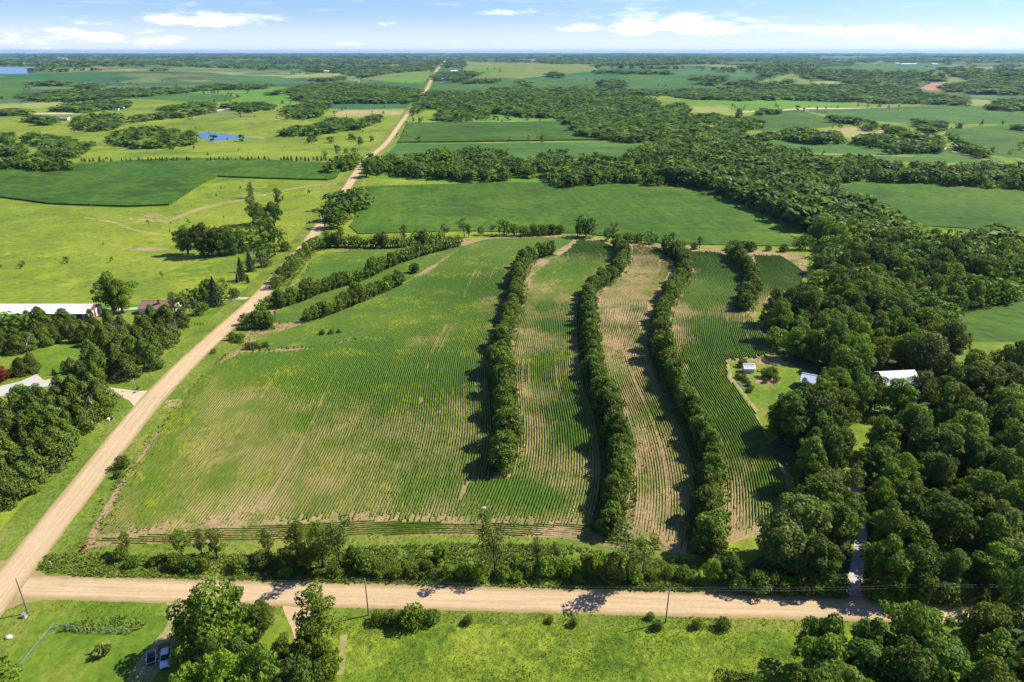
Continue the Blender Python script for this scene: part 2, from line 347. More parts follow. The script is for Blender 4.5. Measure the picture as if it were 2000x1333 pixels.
reg('farm_track', gravel_far, TL((1200, 618), (1260, 602), (1300, 600), (1300, 606), (1264, 610), (1215, 624)))
# middle third
reg('hay_field', olive, TM((130, 450), (200, 430), (690, 393), (672, 425), (640, 462), (420, 450)))
reg('meadow', lime, TM((410, 457), (540, 430), (682, 420), (652, 465), (500, 466)))
reg('crop_field', teal, TM((280, 465), (400, 455), (632, 470), (600, 490), (300, 482)))
reg('crop_field', corn3, TM((692, 500), (722, 463), (1100, 455), (1180, 460), (1192, 490), (1000, 497), (700, 504)))
reg('pasture', olive, TM((890, 345), (1600, 362), (1620, 395), (1180, 440), (860, 440)))
reg('hay_field', lime, TM((870, 400), (990, 385), (1100, 400), (1000, 415)))
reg('crop_field', corn3, TM((1200, 446), (1500, 440), (1620, 456), (1600, 490), (1240, 486)))
reg('crop_field', corn3, TM((1760, 460), (1740, 430), (1900, 408), (2150, 440), (2150, 500), (1760, 492)))
reg('hay_field', lime, TM((1380, 532), (1500, 518), (1560, 530), (1450, 541)))
reg('pasture', olive, TM((1450, 541), (1560, 530), (1960, 530), (1975, 546), (1490, 556)))
reg('crop_field', teal, TM((110, 607), (150, 565), (400, 562), (582, 575), (560, 606), (300, 612)))
reg('stubble_field', tan, TM((135, 656), (190, 615), (540, 615), (520, 642), (300, 642)))
reg('meadow', lime, TM((570, 672), (840, 660), (1010, 618), (1240, 640), (1400, 660), (1425, 674), (1040, 681)))
reg('meadow', lime, TM((610, 622), (650, 590), (730, 600), (720, 614)))
reg('country_lane', gravel_far, TM((500, 681), (1000, 680), (1425, 675), (1425, 681), (1000, 686), (500, 687)))
reg('corn_field', corn, [(796, 241), (1000, 240), (1098, 238), (1118, 255), (1200, 270), (1255, 274), (1000, 277), (777, 279.5)], 1.7)
reg('soybean_field', corn3, [(775, 281), (1000, 280), (1250, 276), (1252, 295), (1240, 308), (1000, 312), (752, 304)])
reg('meadow', lime, MM((380, 195), (395, 146), (560, 150), (760, 165), (1000, 180), (1340, 190), (1364, 215), (1000, 222), (700, 215)))
# right third
reg('crop_field', corn3, TR((-10, 440), (150, 450), (280, 470), (400, 485), (-10, 502)))
reg('pasture', olive, TR((480, 482), (700, 410), (880, 480), (830, 496)))
reg('crop_field', corn3, TR((820, 360), (1100, 355), (1500, 375), (1540, 410), (1100, 405), (810, 387)))
reg('hay_field', pale, TR((820, 457), (1030, 450), (1310, 470), (1180, 492), (880, 480)))
reg('crop_field', teal, TR((1395, 442), (1540, 450), (1460, 466)))
reg('bare_field', redsoil, TR((1420, 495), (1480, 465), (1575, 458), (1525, 478), (1530, 496), (1560, 504), (1480, 507)))
reg('pasture', olive, TR((1550, 413), (1690, 445), (1690, 462), (1575, 466)))
reg('crop_field', teal, TR((1810, 518), (2030, 520), (2030, 546), (1850, 541)))
reg('hay_field', pale, TR((1720, 380), (1900, 385), (1850, 400), (1720, 396)))
reg('crop_field', lime, TR((-10, 570), (250, 552), (700, 550), (1100, 590), (1100, 602), (700, 602), (450, 606), (370, 592)))
reg('hay_field', olive, TR((980, 565), (1180, 555), (1560, 580), (1340, 602), (1120, 602)))
reg('hay_field', pale, TR((1580, 580), (1720, 555), (1800, 560), (1790, 590)))
reg('hay_field', pale, TR((80, 630), (160, 595), (370, 600), (360, 630)))
reg('crop_field', corn2, TR((430, 700), (430, 650), (620, 620), (760, 617), (880, 650), (1070, 690), (880, 715), (620, 735), (440, 725)))
reg('country_lane', gravel_far, TR((430, 622), (620, 614), (800, 602), (1340, 597), (1340, 603), (800, 609), (620, 620), (430, 629)))
reg('crop_field', corn3, TR((770, 614), (1200, 602), (1600, 588), (2030, 606), (2030, 690), (1700, 692), (1400, 690), (1080, 672), (900, 642)))
reg('soybean_field', corn3, TR((430, 825), (450, 772), (680, 757), (860, 782), (1100, 785), (1250, 830), (1550, 822), (1700, 850), (1850, 880), (1900, 910), (1450, 910), (1000, 890), (650, 850)))
reg('soybean_field', corn2, TR((1560, 720), (1900, 697), (2030, 700), (2030, 890), (1850, 870), (1700, 835), (1570, 775)))
reg('stubble_field', tan, TR((880, 727), (1050, 708), (1200, 715), (1340, 760), (1330, 777), (1020, 768)))
reg('farm_track', track, MR((550, 38), (900, 58), (1380, 70), (1380, 75), (900, 64), (550, 43)))
reg('farm_track', gravel_far, TR((1520, 820), (1535, 815), (1570, 828), (1560, 836)))
reg('farm_track', dirt, MR((1590, 45), (1600, 43), (1840, 100), (1840, 106), (1700, 75)))
reg('corn_field', corn2, [(1622, 372), (1640, 352), (1700, 342), (1850, 350), (2030, 362), (2060, 500), (1960, 472), (1890, 447), (1800, 442), (1740, 412), (1660, 382)], 0.5)
reg('soybean_field', corn2, [(1850, 632), (1890, 602), (1960, 587), (2040, 575), (2040, 670), (1900, 668), (1868, 662)])
reg('meadow', lime, MR((1850, 600), (1920, 570), (2030, 560), (2030, 650), (1940, 660)))
# around the main field
reg('pond', water, TL((1082, 742), (1180, 740), (1330, 757), (1455, 768), (1450, 773), (1380, 771), (1300, 779), (1210, 788), (1120, 778)))
reg('pond_shore', tan, TL((1330, 757), (1480, 768), (1470, 776), (1450, 773)))
reg('corn_field', corn, [(-20, 384), (100, 400), (250, 405), (330, 402), (355, 386), (390, 362), (425, 346), (520, 350), (640, 353), (656, 349), (676, 322), (600, 318), (470, 312), (350, 311), (250, 316), (100, 326), (-20, 338)], 1.4)
reg('crop_field', corn2, [(700, 366), (1000, 357), (1330, 351), (1400, 364), (1500, 415), (1590, 464), (1560, 482), (1300, 477), (1140, 457), (900, 452), (700, 458), (682, 442), (712, 402), (700, 382)], 0.5)
reg('mown_strip', lime, [(1335, 353), (1400, 364), (1500, 415), (1588, 463), (1560, 468), (1470, 425), (1390, 375)], 0.2)
SOY = [(160, 1076), (165, 1068), (190, 1028), (240, 938), (330, 812), (420, 710), (470, 676), (484, 650), (520, 605), (555, 572), (590, 540), (640, 500), (680, 480), (780, 478), (880, 472), (950, 464), (1060, 459), (1130, 461), (1200, 469), (1300, 477), (1400, 486), (1500, 489), (1576, 499), (1575, 540), (1540, 575), (1490, 598), (1470, 622), (1500, 668), (1536, 694), (1532, 706), (1420, 709), (1424, 740), (1477, 806), (1500, 860), (1535, 920), (1545, 1000), (1510, 1040), (1420, 1062), (1380, 1088), (1300, 1092), (1200, 1082), (1100, 1062), (1000, 1058), (900, 1060), (700, 1066), (500, 1082), (300, 1082)]
reg('soybean_field', soil, SOY)
reg('field_margin', verge, [(163, 1074), (200, 1066), (300, 1062), (500, 1057), (700, 1047), (900, 1045), (1100, 1051), (1200, 1070), (1290, 1080), (1380, 1084), (1380, 1094), (1300, 1096), (1200, 1086), (1100, 1066), (1000, 1062), (900, 1064), (700, 1070), (500, 1086), (300, 1086), (160, 1082)])
reg('farm_track', track, ML((720, 360), (860, 368), (940, 375), (1000, 345), (1100, 305), (1250, 272), (1450, 232), (1620, 195), (1760, 172), (1890, 168), (1890, 174), (1760, 180), (1620, 203), (1450, 241), (1250, 284), (1110, 318), (1020, 355), (940, 388), (850, 378), (720, 368)))
reg('farm_track', track, ML((470, 355), (640, 380), (760, 425), (930, 455), (925, 460), (750, 433), (630, 387), (470, 359)))
reg('bare_patch', dirt, ML((800, 345), (870, 335), (915, 345), (870, 357), (820, 356)))
reg('bare_patch', dirt, ML((670, 535), (740, 527), (860, 525), (960, 535), (860, 543), (720, 540)))
reg('lawn', lawn, [(-30, 760), (-30, 600), (190, 597), (470, 584), (474, 590), (400, 630), (330, 705), (275, 765), (190, 762), (110, 770), (0, 850)])
reg('lawn', lawn, [(1416, 709), (1530, 706), (1565, 716), (1640, 735), (1640, 830), (1540, 835), (1500, 855), (1478, 808), (1450, 780), (1428, 742)])
reg('lawn', lawn, [(1690, 725), (1790, 725), (1830, 760), (1830, 830), (1760, 850), (1660, 800), (1640, 760)])
reg('garden_path', track, [(1418, 711), (1424, 711), (1432, 740), (1482, 803), (1476, 806), (1426, 742)])
reg('garden_bed', dirt, [(1480, 736), (1500, 731), (1520, 742), (1528, 747), (1500, 752), (1475, 748)])
reg('garden_bed', dirt, [(1475, 706), (1500, 702), (1540, 707), (1540, 712), (1480, 712)])
reg('lawn', lawn, [(-30, 1225), (20, 1185), (70, 1172), (300, 1176), (345, 1192), (335, 1225), (300, 1265), (255, 1310), (220, 1400), (-60, 1400)])
roughg = field_mat('rough_grass', [(0.050, 0.100, 0.010), (0.105, 0.165, 0.013), (0.175, 0.225, 0.020), (0.22, 0.25, 0.03)], 0.07, 0.75, 0.42, patches=(((0.045, 0.085, 0.010), 0.35, 0.55, 0.66, 0.7), ((0.19, 0.16, 0.05), 0.06, 0.62, 0.74, 0.5)), bump=0.9, midn=0.5)
reg('rough_grass', roughg, [(640, 1215), (700, 1200), (1000, 1198), (1560, 1212), (1600, 1420), (620, 1420)])
reg('lawn', lawn, [(450, 1180), (545, 1180), (568, 1200), (560, 1240), (470, 1240)])
# woodland floor
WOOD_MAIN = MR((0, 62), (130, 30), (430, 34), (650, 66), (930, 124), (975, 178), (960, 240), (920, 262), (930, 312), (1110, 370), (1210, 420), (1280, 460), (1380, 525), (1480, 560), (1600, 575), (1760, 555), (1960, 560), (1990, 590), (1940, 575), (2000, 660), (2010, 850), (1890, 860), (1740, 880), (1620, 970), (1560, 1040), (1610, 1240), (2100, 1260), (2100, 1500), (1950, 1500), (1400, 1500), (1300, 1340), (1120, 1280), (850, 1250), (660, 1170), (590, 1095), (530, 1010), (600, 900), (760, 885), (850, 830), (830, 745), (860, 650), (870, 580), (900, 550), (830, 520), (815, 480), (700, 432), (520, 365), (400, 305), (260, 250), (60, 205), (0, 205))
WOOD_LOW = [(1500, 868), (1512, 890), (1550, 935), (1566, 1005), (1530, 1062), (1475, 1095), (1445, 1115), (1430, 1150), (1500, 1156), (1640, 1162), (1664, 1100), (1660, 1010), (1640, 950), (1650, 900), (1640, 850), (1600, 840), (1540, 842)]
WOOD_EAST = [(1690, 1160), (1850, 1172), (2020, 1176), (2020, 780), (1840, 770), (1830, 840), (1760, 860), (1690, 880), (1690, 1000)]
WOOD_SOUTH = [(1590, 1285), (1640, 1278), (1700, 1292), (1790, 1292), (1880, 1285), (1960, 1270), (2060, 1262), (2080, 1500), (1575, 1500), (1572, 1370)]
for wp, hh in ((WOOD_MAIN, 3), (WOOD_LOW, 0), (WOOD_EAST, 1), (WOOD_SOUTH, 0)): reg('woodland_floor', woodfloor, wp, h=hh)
reg('lawn', lawn, [(1702, 1035), (1740, 1030), (1745, 1050), (1705, 1052)])
reg('weedy_verge', verge, [(75, 1112), (90, 1085), (160, 1078), (300, 1084), (500, 1084), (700, 1068), (900, 1062), (1100, 1064), (1200, 1084), (1300, 1094), (1370, 1092), (1365, 1158), (1000, 1147), (700, 1140), (480, 1134), (150, 1126)])
HEDGE = {   # centre line of each windbreak, near end first; words for its labels
    'west': ([(984, 915), (990, 885), (992, 840), (987, 790), (980, 740), (978, 695), (986, 652), (997, 620), (1007, 590), (1012, 565), (1016, 540), (1024, 517), (1046, 503), (1078, 493)], 'bent windbreak inside the bean field'),
    'middle': ([(1190, 1035), (1200, 1000), (1208, 950), (1208, 900), (1200, 850), (1188, 800), (1168, 750), (1157, 700), (1151, 650), (1148, 605), (1155, 570), (1190, 545), (1214, 519), (1217, 495), (1200, 478)], 'windbreak left of the tan strip'),
    'east': ([(1382, 1078), (1386, 1010), (1392, 950), (1388, 900), (1368, 850), (1340, 792), (1314, 742), (1294, 692), (1289, 652), (1297, 605), (1318, 566), (1338, 535), (1330, 508), (1300, 485)], 'windbreak right of the tan strip'),
    'last': ([(1452, 603), (1467, 575), (1467, 545), (1448, 516), (1418, 494)], 'short windbreak nearest the woods'),
    'upper': ([(545, 597), (570, 591), (600, 579), (650, 561), (700, 547), (760, 519), (820, 498), (900, 477)], 'long slanting windbreak'),
    'lower': ([(505, 638), (540, 634)], 'pair of trees at the road end of the lower slanting windbreak'),
    'lower2': ([(600, 624), (640, 611), (690, 592), (740, 571), (784, 550)], 'lower slanting windbreak'),
    'top': ([(540, 560), (562, 535), (588, 506), (612, 487), (650, 480), (700, 481), (760, 482), (810, 478), (860, 470)], 'tree belt along the crop edge'),
}
HW = {k: ground(v[0], 1.0) for k, v in HEDGE.items()}
hedge_shade_floor = field_mat('windbreak_shade_floor', [(0.045, 0.070, 0.018), (0.07, 0.085, 0.026), (0.10, 0.095, 0.04)], 0.1, 0.9, 0.4, bump=0.3)  # undergrowth in a dark colour that also deepens the windbreaks' shade
for _k in HW: reg('windbreak_shade_floor', hedge_shade_floor, ribbon(smooth(HW[_k], 2) - (np.array([1.0, .3]) * (1.2 if _k in ('west', 'middle', 'east', 'last') else 0)), 6.8), world=True)  # strip shifted to the shadow side, so its colour darkens the cast shade
# roads
def along(pts, width, step=3.0):
    return ribbon(smooth(ground(pts), step), width)
reg('verge', verge, ribbon(ns_line, 22), world=True)
_x = np.arange(-70, 260, 6.0); reg('verge', verge, ribbon(np.stack([_x, ew_y(_x)], 1), 13), world=True)
reg('gravel_driveway', gravel_white, along([(484, 583), (455, 583), (430, 585), (400, 588), (340, 590), (270, 602), (200, 605)], 4.0), world=True)
reg('gravel_driveway', gravel_far, along([(292, 775), (255, 770), (205, 763), (150, 756), (110, 750), (75, 742)], 4.6), world=True)
reg('gravel_apron', gravel_far, [(196, 759), (240, 766), (288, 763), (302, 772), (264, 796), (252, 782), (224, 770)])
reg('gravel_apron', gravel_dirt, [(1628, 1176), (1656, 1150), (1690, 1150), (1722, 1182)])
reg('gravel_apron', gravel_dirt, [(318, 1172), (395, 1172), (372, 1196), (350, 1200)])
reg('gravel_apron', gravel_white, [(72, 731), (84, 742), (110, 748), (115, 755), (70, 756), (20, 770), (-10, 778), (-10, 757), (40, 745)])
reg('gravel_driveway', gravel_white, along([(1672, 1185), (1668, 1150), (1674, 1110), (1680, 1070), (1680, 1030), (1674, 990), (1668, 940)], 2.6), world=True)
reg('dirt_driveway', track, along([(352, 1168), (356, 1195), (345, 1230), (318, 1262), (290, 1300), (255, 1360)], 4.6), world=True)
reg('dirt_driveway', gravel_dirt, along([(572, 1170), (580, 1195), (595, 1225), (600, 1260)], 4.4), world=True)
reg('field_entrance', track, along([(322, 790), (345, 787), (365, 790)], 5.0), world=True)
reg('foot_path', track, along([(672, 1240), (668, 1290), (662, 1340)], 1.2), world=True)
reg('dirt_edge', dirt, along([(358, 792), (320, 836), (270, 905), (240, 945), (205, 1000), (172, 1060), (165, 1070)], 1.6), world=True)
apex = u0 + ((ew_y(u0[0]) - u0[1])) * RU
reg('road_junction', gravel_ew, [(0, 1095), (66, 1094), (72, 1112), (95, 1126), (110, 1150), (90, 1171), (40, 1180), (-20, 1205), (-40, 1215), (-60, 1150)])
xs = np.arange(apex[0] - 60, 260, 2.5)
reg('gravel_road', gravel_ew, ribbon(np.stack([xs, ew_y(xs)], 1), 6.6 + rng.normal(0, .22, len(xs))), world=True)
wd = np.interp(np.hypot(*ns_line.T), [0, 900, 2500, 6000, 30000], [7.8, 8.5, 14, 26, 60])
wd = wd + np.where(np.hypot(*ns_line.T) < 450, rng.normal(0, .22, len(wd)), 0)
reg('gravel_road', gravel_ns, ribbon(ns_line, wd), world=True)

# ------------------------------------------------------------------ one triangulation of the whole ground, split by region
def build_ground():
    rr = np.geomspace(40, 46000, 190)
    azf = np.radians(np.concatenate([np.arange(-180, -56, 6.0), np.arange(-56, 56.01, 0.8), np.arange(60, 180, 6.0)]))
    pts = [np.zeros((1, 2))]
    for i, r_ in enumerate(rr):
        a = azf + (0.007 if i % 2 else -0.004)
        pts.append(np.stack([r_ * np.sin(a), r_ * np.cos(a)], 1))
    pts = np.vstack(pts); verts = [tuple(p) for p in pts]; edges = []
    for name, mat, up, poly in REG:
        P = np.vstack([poly, poly[:1]]); st = len(verts); acc = []
        for a, b in zip(P[:-1], P[1:]):
            L = np.hypot(*(b - a)); D = max(min(np.hypot(*a), np.hypot(*b)), 60)
            k = max(1, int(L / (0.04 * D)))
            for t in np.arange(k) / k: acc.append(tuple(a + (b - a) * t))
        verts += acc
        n = len(acc)
        edges += [(st + i, st + (i + 1) % n) for i in range(n)]
    vo, eo, fo, *_ = delaunay_2d_cdt([Vector(v) for v in verts], edges, [], 0, 1e-3, False)
    V = np.array([(v[0], v[1]) for v in vo]); F = np.array([f[:3] for f in fo], int)
    c = V[F].mean(1)
    own = np.full(len(F), -1)
    for i, (name, mat, up, poly) in enumerate(REG): own[inside(c[:, 0], c[:, 1], poly)] = i
    far = (own < 0) & (np.hypot(c[:, 0], c[:, 1]) > 2300)
    own[far] = -2
    z = H(V[:, 0], V[:, 1])
    for i in range(-2, len(REG)):
        fs = F[own == i]
        if len(fs) == 0: continue
        if i == -1: name, mat, up = 'ground', meadow, 0
        elif i == -2: name, mat, up = 'farmland', farmland, 0
        else: name, mat, up, _p = REG[i]
        ids, inv = np.unique(fs, return_inverse=True); fl = inv.reshape(-1, 3)
        vv = np.column_stack([V[ids], z[ids] + up])
        if up > 0.1:                                           # standing crop: its cut edge goes down to the ground
            e = np.vstack([fl[:, [0, 1]], fl[:, [1, 2]], fl[:, [2, 0]]])
            key = np.sort(e, 1); _, first, cnt = np.unique(key, axis=0, return_index=True, return_counts=True)
            be = e[first[cnt == 1]]
            n0 = len(vv); vb = np.unique(be); mp_ = {int(q): n0 + k for k, q in enumerate(vb)}
            low = vv[vb].copy(); low[:, 2] -= up
            vv = np.vstack([vv, low])
            sk = []
            for a, b in be: sk += [(b, a, mp_[int(a)]), (b, mp_[int(a)], mp_[int(b)])]
            fl = np.vstack([fl, np.array(sk)])
        me = bpy.data.meshes.new(name); me.from_pydata(vv.tolist(), [], fl.tolist()); me.materials.append(mat)
        if up < 0.1: me.shade_smooth()
        o = bpy.data.objects.new(name, me); C.objects.link(o); o['kind'] = 'structure'
import time as _t; _T0 = _t.time()
build_ground()
print('ground', _t.time() - _T0)

# ------------------------------------------------------------------ mesh helpers
def mesh_np(name, V, F, mat, tone=None, dom='FACE'):
    V = np.asarray(V, np.float32); F = np.asarray(F, np.int32); k = F.shape[1]
    me = bpy.data.meshes.new(name)
    me.vertices.add(len(V)); me.vertices.foreach_set('co', V.ravel())
    me.loops.add(F.size); me.loops.foreach_set('vertex_index', F.ravel())
    me.polygons.add(len(F)); me.polygons.foreach_set('loop_start', np.arange(0, F.size, k, dtype=np.int32))
    try: me.polygons.foreach_set('loop_total', np.full(len(F), k, np.int32))
    except Exception: pass
    if tone is not None:
        a = me.attributes.new('tone', 'FLOAT', dom); a.data.foreach_set('value', np.asarray(tone, np.float32))
    me.materials.append(mat); me.update(calc_edges=True); me.validate()
    return me
class MB:
    """collects shapes of one part"""
    def __init__(s): s.v = []; s.f = []
    def add(s, v, f):
        o = len(s.v); s.v += [tuple(map(float, q)) for q in v]; s.f += [tuple(i + o for i in q) for q in f]; return s
    def box(s, x0, x1, y0, y1, z0, z1):
        return s.add([(x, y, z) for z in (z0, z1) for x, y in ((x0, y0), (x1, y0), (x1, y1), (x0, y1))],
                     [(3, 2, 1, 0), (4, 5, 6, 7), (0, 1, 5, 4), (1, 2, 6, 5), (2, 3, 7, 6), (3, 0, 4, 7)])
    def tube(s, pts, rad, n=6, cap=True):
        pts = [Vector(p) for p in pts]; rad = rad if hasattr(rad, '__len__') else [rad] * len(pts)
        v = []; f = []
        for i, p in enumerate(pts):
            t = (pts[min(i + 1, len(pts) - 1)] - pts[max(i - 1, 0)]).normalized()
            a = t.orthogonal().normalized() if abs(t.z) < 0.9 else (Vector((1, 0, 0)) - t * t.x).normalized()
            b = t.cross(a)
            for k in range(n):
                q = 2 * math.pi * k / n; v.append(p + (a * math.cos(q) + b * math.sin(q)) * rad[i])
        for i in range(len(pts) - 1):
            for k in range(n): f.append((i * n + k, i * n + (k + 1) % n, (i + 1) * n + (k + 1) % n, (i + 1) * n + k))
        if cap: f.append(tuple(range(n - 1, -1, -1))); f.append(tuple((len(pts) - 1) * n + k for k in range(n)))
        return s.add(v, f)
    def prism(s, prof, y0, y1):
        """profile in x-z, extruded along y"""
        n = len(prof); v = [(x, y0, z) for x, z in prof] + [(x, y1, z) for x, z in prof]
        return s.add(v, [tuple(range(n)), tuple(range(2 * n - 1, n - 1, -1))] + [((i + 1) % n, i, n + i, n + (i + 1) % n) for i in range(n)])
    def lathe(s, prof, n=10, c=(0, 0, 0)):
        v = []; f = []
        for r_, z in prof:
            for k in range(n): v.append((c[0] + r_ * math.cos(6.28318 * k / n), c[1] + r_ * math.sin(6.28318 * k / n), c[2] + z))
        for i in range(len(prof) - 1):
            for k in range(n): f.append((i * n + k, i * n + (k + 1) % n, (i + 1) * n + (k + 1) % n, (i + 1) * n + k))
        f.append(tuple(range(n - 1, -1, -1))); f.append(tuple((len(prof) - 1) * n + k for k in range(n)))
        return s.add(v, f)
    def mesh(s, name, mat, smooth_=False):
        me = bpy.data.meshes.new(name); me.from_pydata(s.v, [], s.f); me.materials.append(mat)
        if smooth_: me.shade_smooth()
        return me
    def build(s, name, mat, parent=None, smooth_=False):
        o = bpy.data.objects.new(name, s.mesh(name, mat, smooth_)); C.objects.link(o)
        if parent: o.parent = parent
        return o
def tag(o, label=None, cat=None, group=None, kind=None):
    for k, v in (('label', label), ('category', cat), ('group', group), ('kind', kind)):
        if v: o[k] = v
    return o
def thing(name, label, cat, loc, rz=0.0, group=None, s=1.0):
    o = bpy.data.objects.new(name, None); C.objects.link(o); o.empty_display_size = 0.5
    o.location = loc; o.rotation_euler = (0, 0, rz); o.scale = (s, s, s)
    return tag(o, label, cat, group)

# ------------------------------------------------------------------ crowns
def leaves(cen, out, size, rg, flat=0.35, jit=0.62):
    """one leaf-spray quad at every centre, facing roughly outwards"""
    n = len(cen)
    nrm = out + rg.normal(0, jit, (n, 3)) + np.array([0, 0, flat]); nrm /= np.linalg.norm(nrm, axis=1)[:, None]
    a = np.cross(nrm, rg.normal(0, 1, (n, 3))); a /= np.maximum(np.linalg.norm(a, axis=1), 1e-6)[:, None]
    b = np.cross(nrm, a)
    sz = size * rg.uniform(0.6, 1.35, n)[:, None]; el_ = rg.uniform(0.55, 1.0, n)[:, None]
    a = a * sz; b = b * sz * el_
    V = np.stack([cen - a * 0.9, cen - b * 0.7, cen + a, cen + b * 0.8], 1)      # kite-shaped spray
    V[:, 2] += nrm * sz * 0.25; V[:, 0] -= nrm * sz * 0.15
    F = np.arange(4 * n).reshape(n, 4)
    return V.reshape(-1, 3), F
def lobes_crown(lobes, nleaf, size, seed, fill=0.25, jit=0.62):
    """leaf sprays over a union of lobes (centre, radii): returns vertices, quads, tone"""
    rg = np.random.default_rng(seed); lob = np.array([l[:3] for l in lobes]); rad = np.array([l[3:6] for l in lobes])
    area = (rad[:, 0] * rad[:, 2]); pr = area / area.sum()
    k = rg.choice(len(lobes), nleaf * 2, p=pr)
    d = rg.normal(0, 1, (len(k), 3)); d[:, 2] += 0.25; d /= np.linalg.norm(d, axis=1)[:, None]
    rr_ = np.where(rg.random(len(k)) < fill, rg.uniform(0.45, 0.95, len(k)), rg.uniform(0.88, 1.10, len(k)))
    c = lob[k] + d * rad[k] * rr_[:, None]
    deep = np.zeros(len(k), bool)
    for j in range(len(lobes)):
        q = (((c - lob[j]) / rad[j]) ** 2).sum(1); deep |= (q < 0.6) & (k != j)
    keep = np.where(~deep)[0][:nleaf]
    c = c[keep]; d = d[keep]; k = k[keep]
    lt = rg.uniform(0, 1, len(lobes))
    tone = np.clip(0.5 + 0.45 * (lt[k] - 0.5) + rg.normal(0, 0.2, len(k)), 0, 1)
    V, F = leaves(c, d, size, rg, 0.35, jit)
    return V, F, tone
def limbs(mb, base_h, lobes, r0, rg, frac=0.7, n=6):
    top = max(l[2] for l in lobes)
    lean = rg.uniform(-0.25, 0.25, 2)
    mb.tube([(0, 0, -0.6), (lean[0] * .3, lean[1] * .3, base_h * .6), (lean[0], lean[1], base_h), (lean[0] * 1.6, lean[1] * 1.6, top * 0.85)], [r0 * 1.35, r0, r0 * .8, r0 * .15], n + 2)
    for l in lobes:
        if rg.random() > frac: continue
        st = Vector((lean[0], lean[1], rg.uniform(base_h * .7, max(base_h, min(l[2], top * .6)))))
        en = Vector(l[:3]); mid = st.lerp(en, 0.5) + Vector((0, 0, 0.06 * (en - st).length))
        mb.tube([st, mid, en], [r0 * .45, r0 * .28, r0 * .08], n, cap=False)
def lobe_tree(seed, h, r, clear, nl, nleaf, size, squash=0.8, top_bias=0.0, lobe=(0.30, 0.46), taper=0.0, rag=0.16):
    rg = np.random.default_rng(seed); L = []
    ch = h - clear
    for i in range(nl):
        t = (i + rg.random()) / nl                              # height in the crown, 0..1
        prof = math.sin(math.pi * min(max(0.12 + 0.80 * t, 0), 1)) ** 0.75 * (1 - taper * t)
        a = i * 2.39996 + rg.uniform(-.5, .5); q = r * prof * math.sqrt(rg.uniform(0.15, 1.0)) * 0.82
        lr = r * rg.uniform(*lobe)
        q *= 1 + rag * math.sin(2 * a + seed) + rag * .8 * math.sin(3 * a + 2 * seed + 4 * t)
        L.append((q * math.cos(a), q * math.sin(a), clear + ch * (0.10 + 0.78 * t) + rg.normal(0, .04 * ch), lr, lr * rg.uniform(.75, 1.25), lr * squash * rg.uniform(.8, 1.25)))
    L.append((rg.normal(0, .12 * r), rg.normal(0, .12 * r), h - r * 0.30, r * .30, r * .30, r * .30))
    for _ in range(7):                                         # shoots standing clear of the crown
        a = rg.uniform(0, 6.283); t = rg.uniform(.25, 1.0); q = r * (1.02 - .55 * t * t) * rg.uniform(.85, 1.1); L.append((q * math.cos(a), q * math.sin(a), clear + ch * (.15 + .80 * t), r * .12, r * .12, r * .14))
    V, F, t = lobes_crown(L, nleaf, size, seed + 1)
    mb = MB(); limbs(mb, clear + ch * .18, L, 0.045 * r + 0.012 * h, rg, 0.8)
    return (V, F, t), mb
def cone_tree(seed, h, r, nleaf, size, clear=0.3, ragged=0.25, rnd=False):
    rg = np.random.default_rng(seed)
    t = rg.beta(1.0, 1.15 if rnd else 1.5, nleaf); a = rg.uniform(0, 2 * math.pi, nleaf)
    whorl = 0.80 + 0.20 * np.sin(t * 46 + 2.0 * np.sin(a * 3 + seed)) + ragged * np.sin(a * 5 + t * 17 + seed) * .5
    shape = (1 - t ** 1.7) ** 0.62 * (0.72 + 0.28 * np.minimum(1, t * 4)) if rnd else (1 - t) ** 0.75
    if rnd: whorl = 0.86 + 0.14 * np.sin(a * 4 + 5 * np.sin(t * 6 + seed)) + ragged * .35 * np.sin(a * 3 + t * 9 + seed)
    rad = r * shape * whorl * np.where(rg.random(nleaf) < .25, rg.uniform(.4, .9, nleaf), rg.uniform(.85, 1.08, nleaf)) + 0.05
    z = clear + (h - clear) * t - 0.10 * rad
    c = np.stack([rad * np.cos(a), rad * np.sin(a), z], 1)
    d = np.stack([np.cos(a), np.sin(a), np.full(nleaf, .35)], 1); d /= np.linalg.norm(d, axis=1)[:, None]
    V, F = leaves(c, d, size, rg, 0.2)
    tone = np.clip(rg.normal(.5, .22, nleaf) + 0.15 * np.sin(a * 4 + t * 20), 0, 1)
    mb = MB(); mb.tube([(0, 0, -.5), (0, 0, h * .5), (0, 0, h * .95)], [0.03 * h, 0.018 * h, 0.01], 7)
    return (V, F, tone), mb
def bare_tree(seed, h, twigs=3, spread=0.5, r0=0.22):
    rg = np.random.default_rng(seed); mb = MB(); ends = []
    def grow(p, d, L, r_, lev):
        q = p + d * L; mid = p.lerp(q, .5) + Vector(rg.normal(0, .05 * L, 3))
        mb.tube([p, mid, q], [r_, r_ * .8, r_ * .55], 5 if lev else 7, cap=False)
        if lev >= 4: ends.append(q); return
        for _ in range(2 + int(rg.random() < (.7 if lev else .9))):
            nd = (d + Vector(rg.normal(0, spread, 3)) + Vector((0, 0, .15))).normalized()
            grow(q if rg.random() < .7 else mid, nd, L * rg.uniform(.55, .8), r_ * .55, lev + 1)
    grow(Vector((0, 0, -.4)), Vector((rg.normal(0, .06), rg.normal(0, .06), 1)).normalized(), h * .36, r0, 0)
    return mb, ends
VAR = {}                                                        # kind -> list of (crown mesh or None, trunk mesh, height, radius)
def addvar(kind, cr, mb, h, r, mat, bark=BARK):
    cm_ = mesh_np('crown', cr[0], cr[1], mat, cr[2]) if cr else None
    VAR.setdefault(kind, []).append((cm_, mb.mesh('trunk', bark, True) if mb else None, h, r))
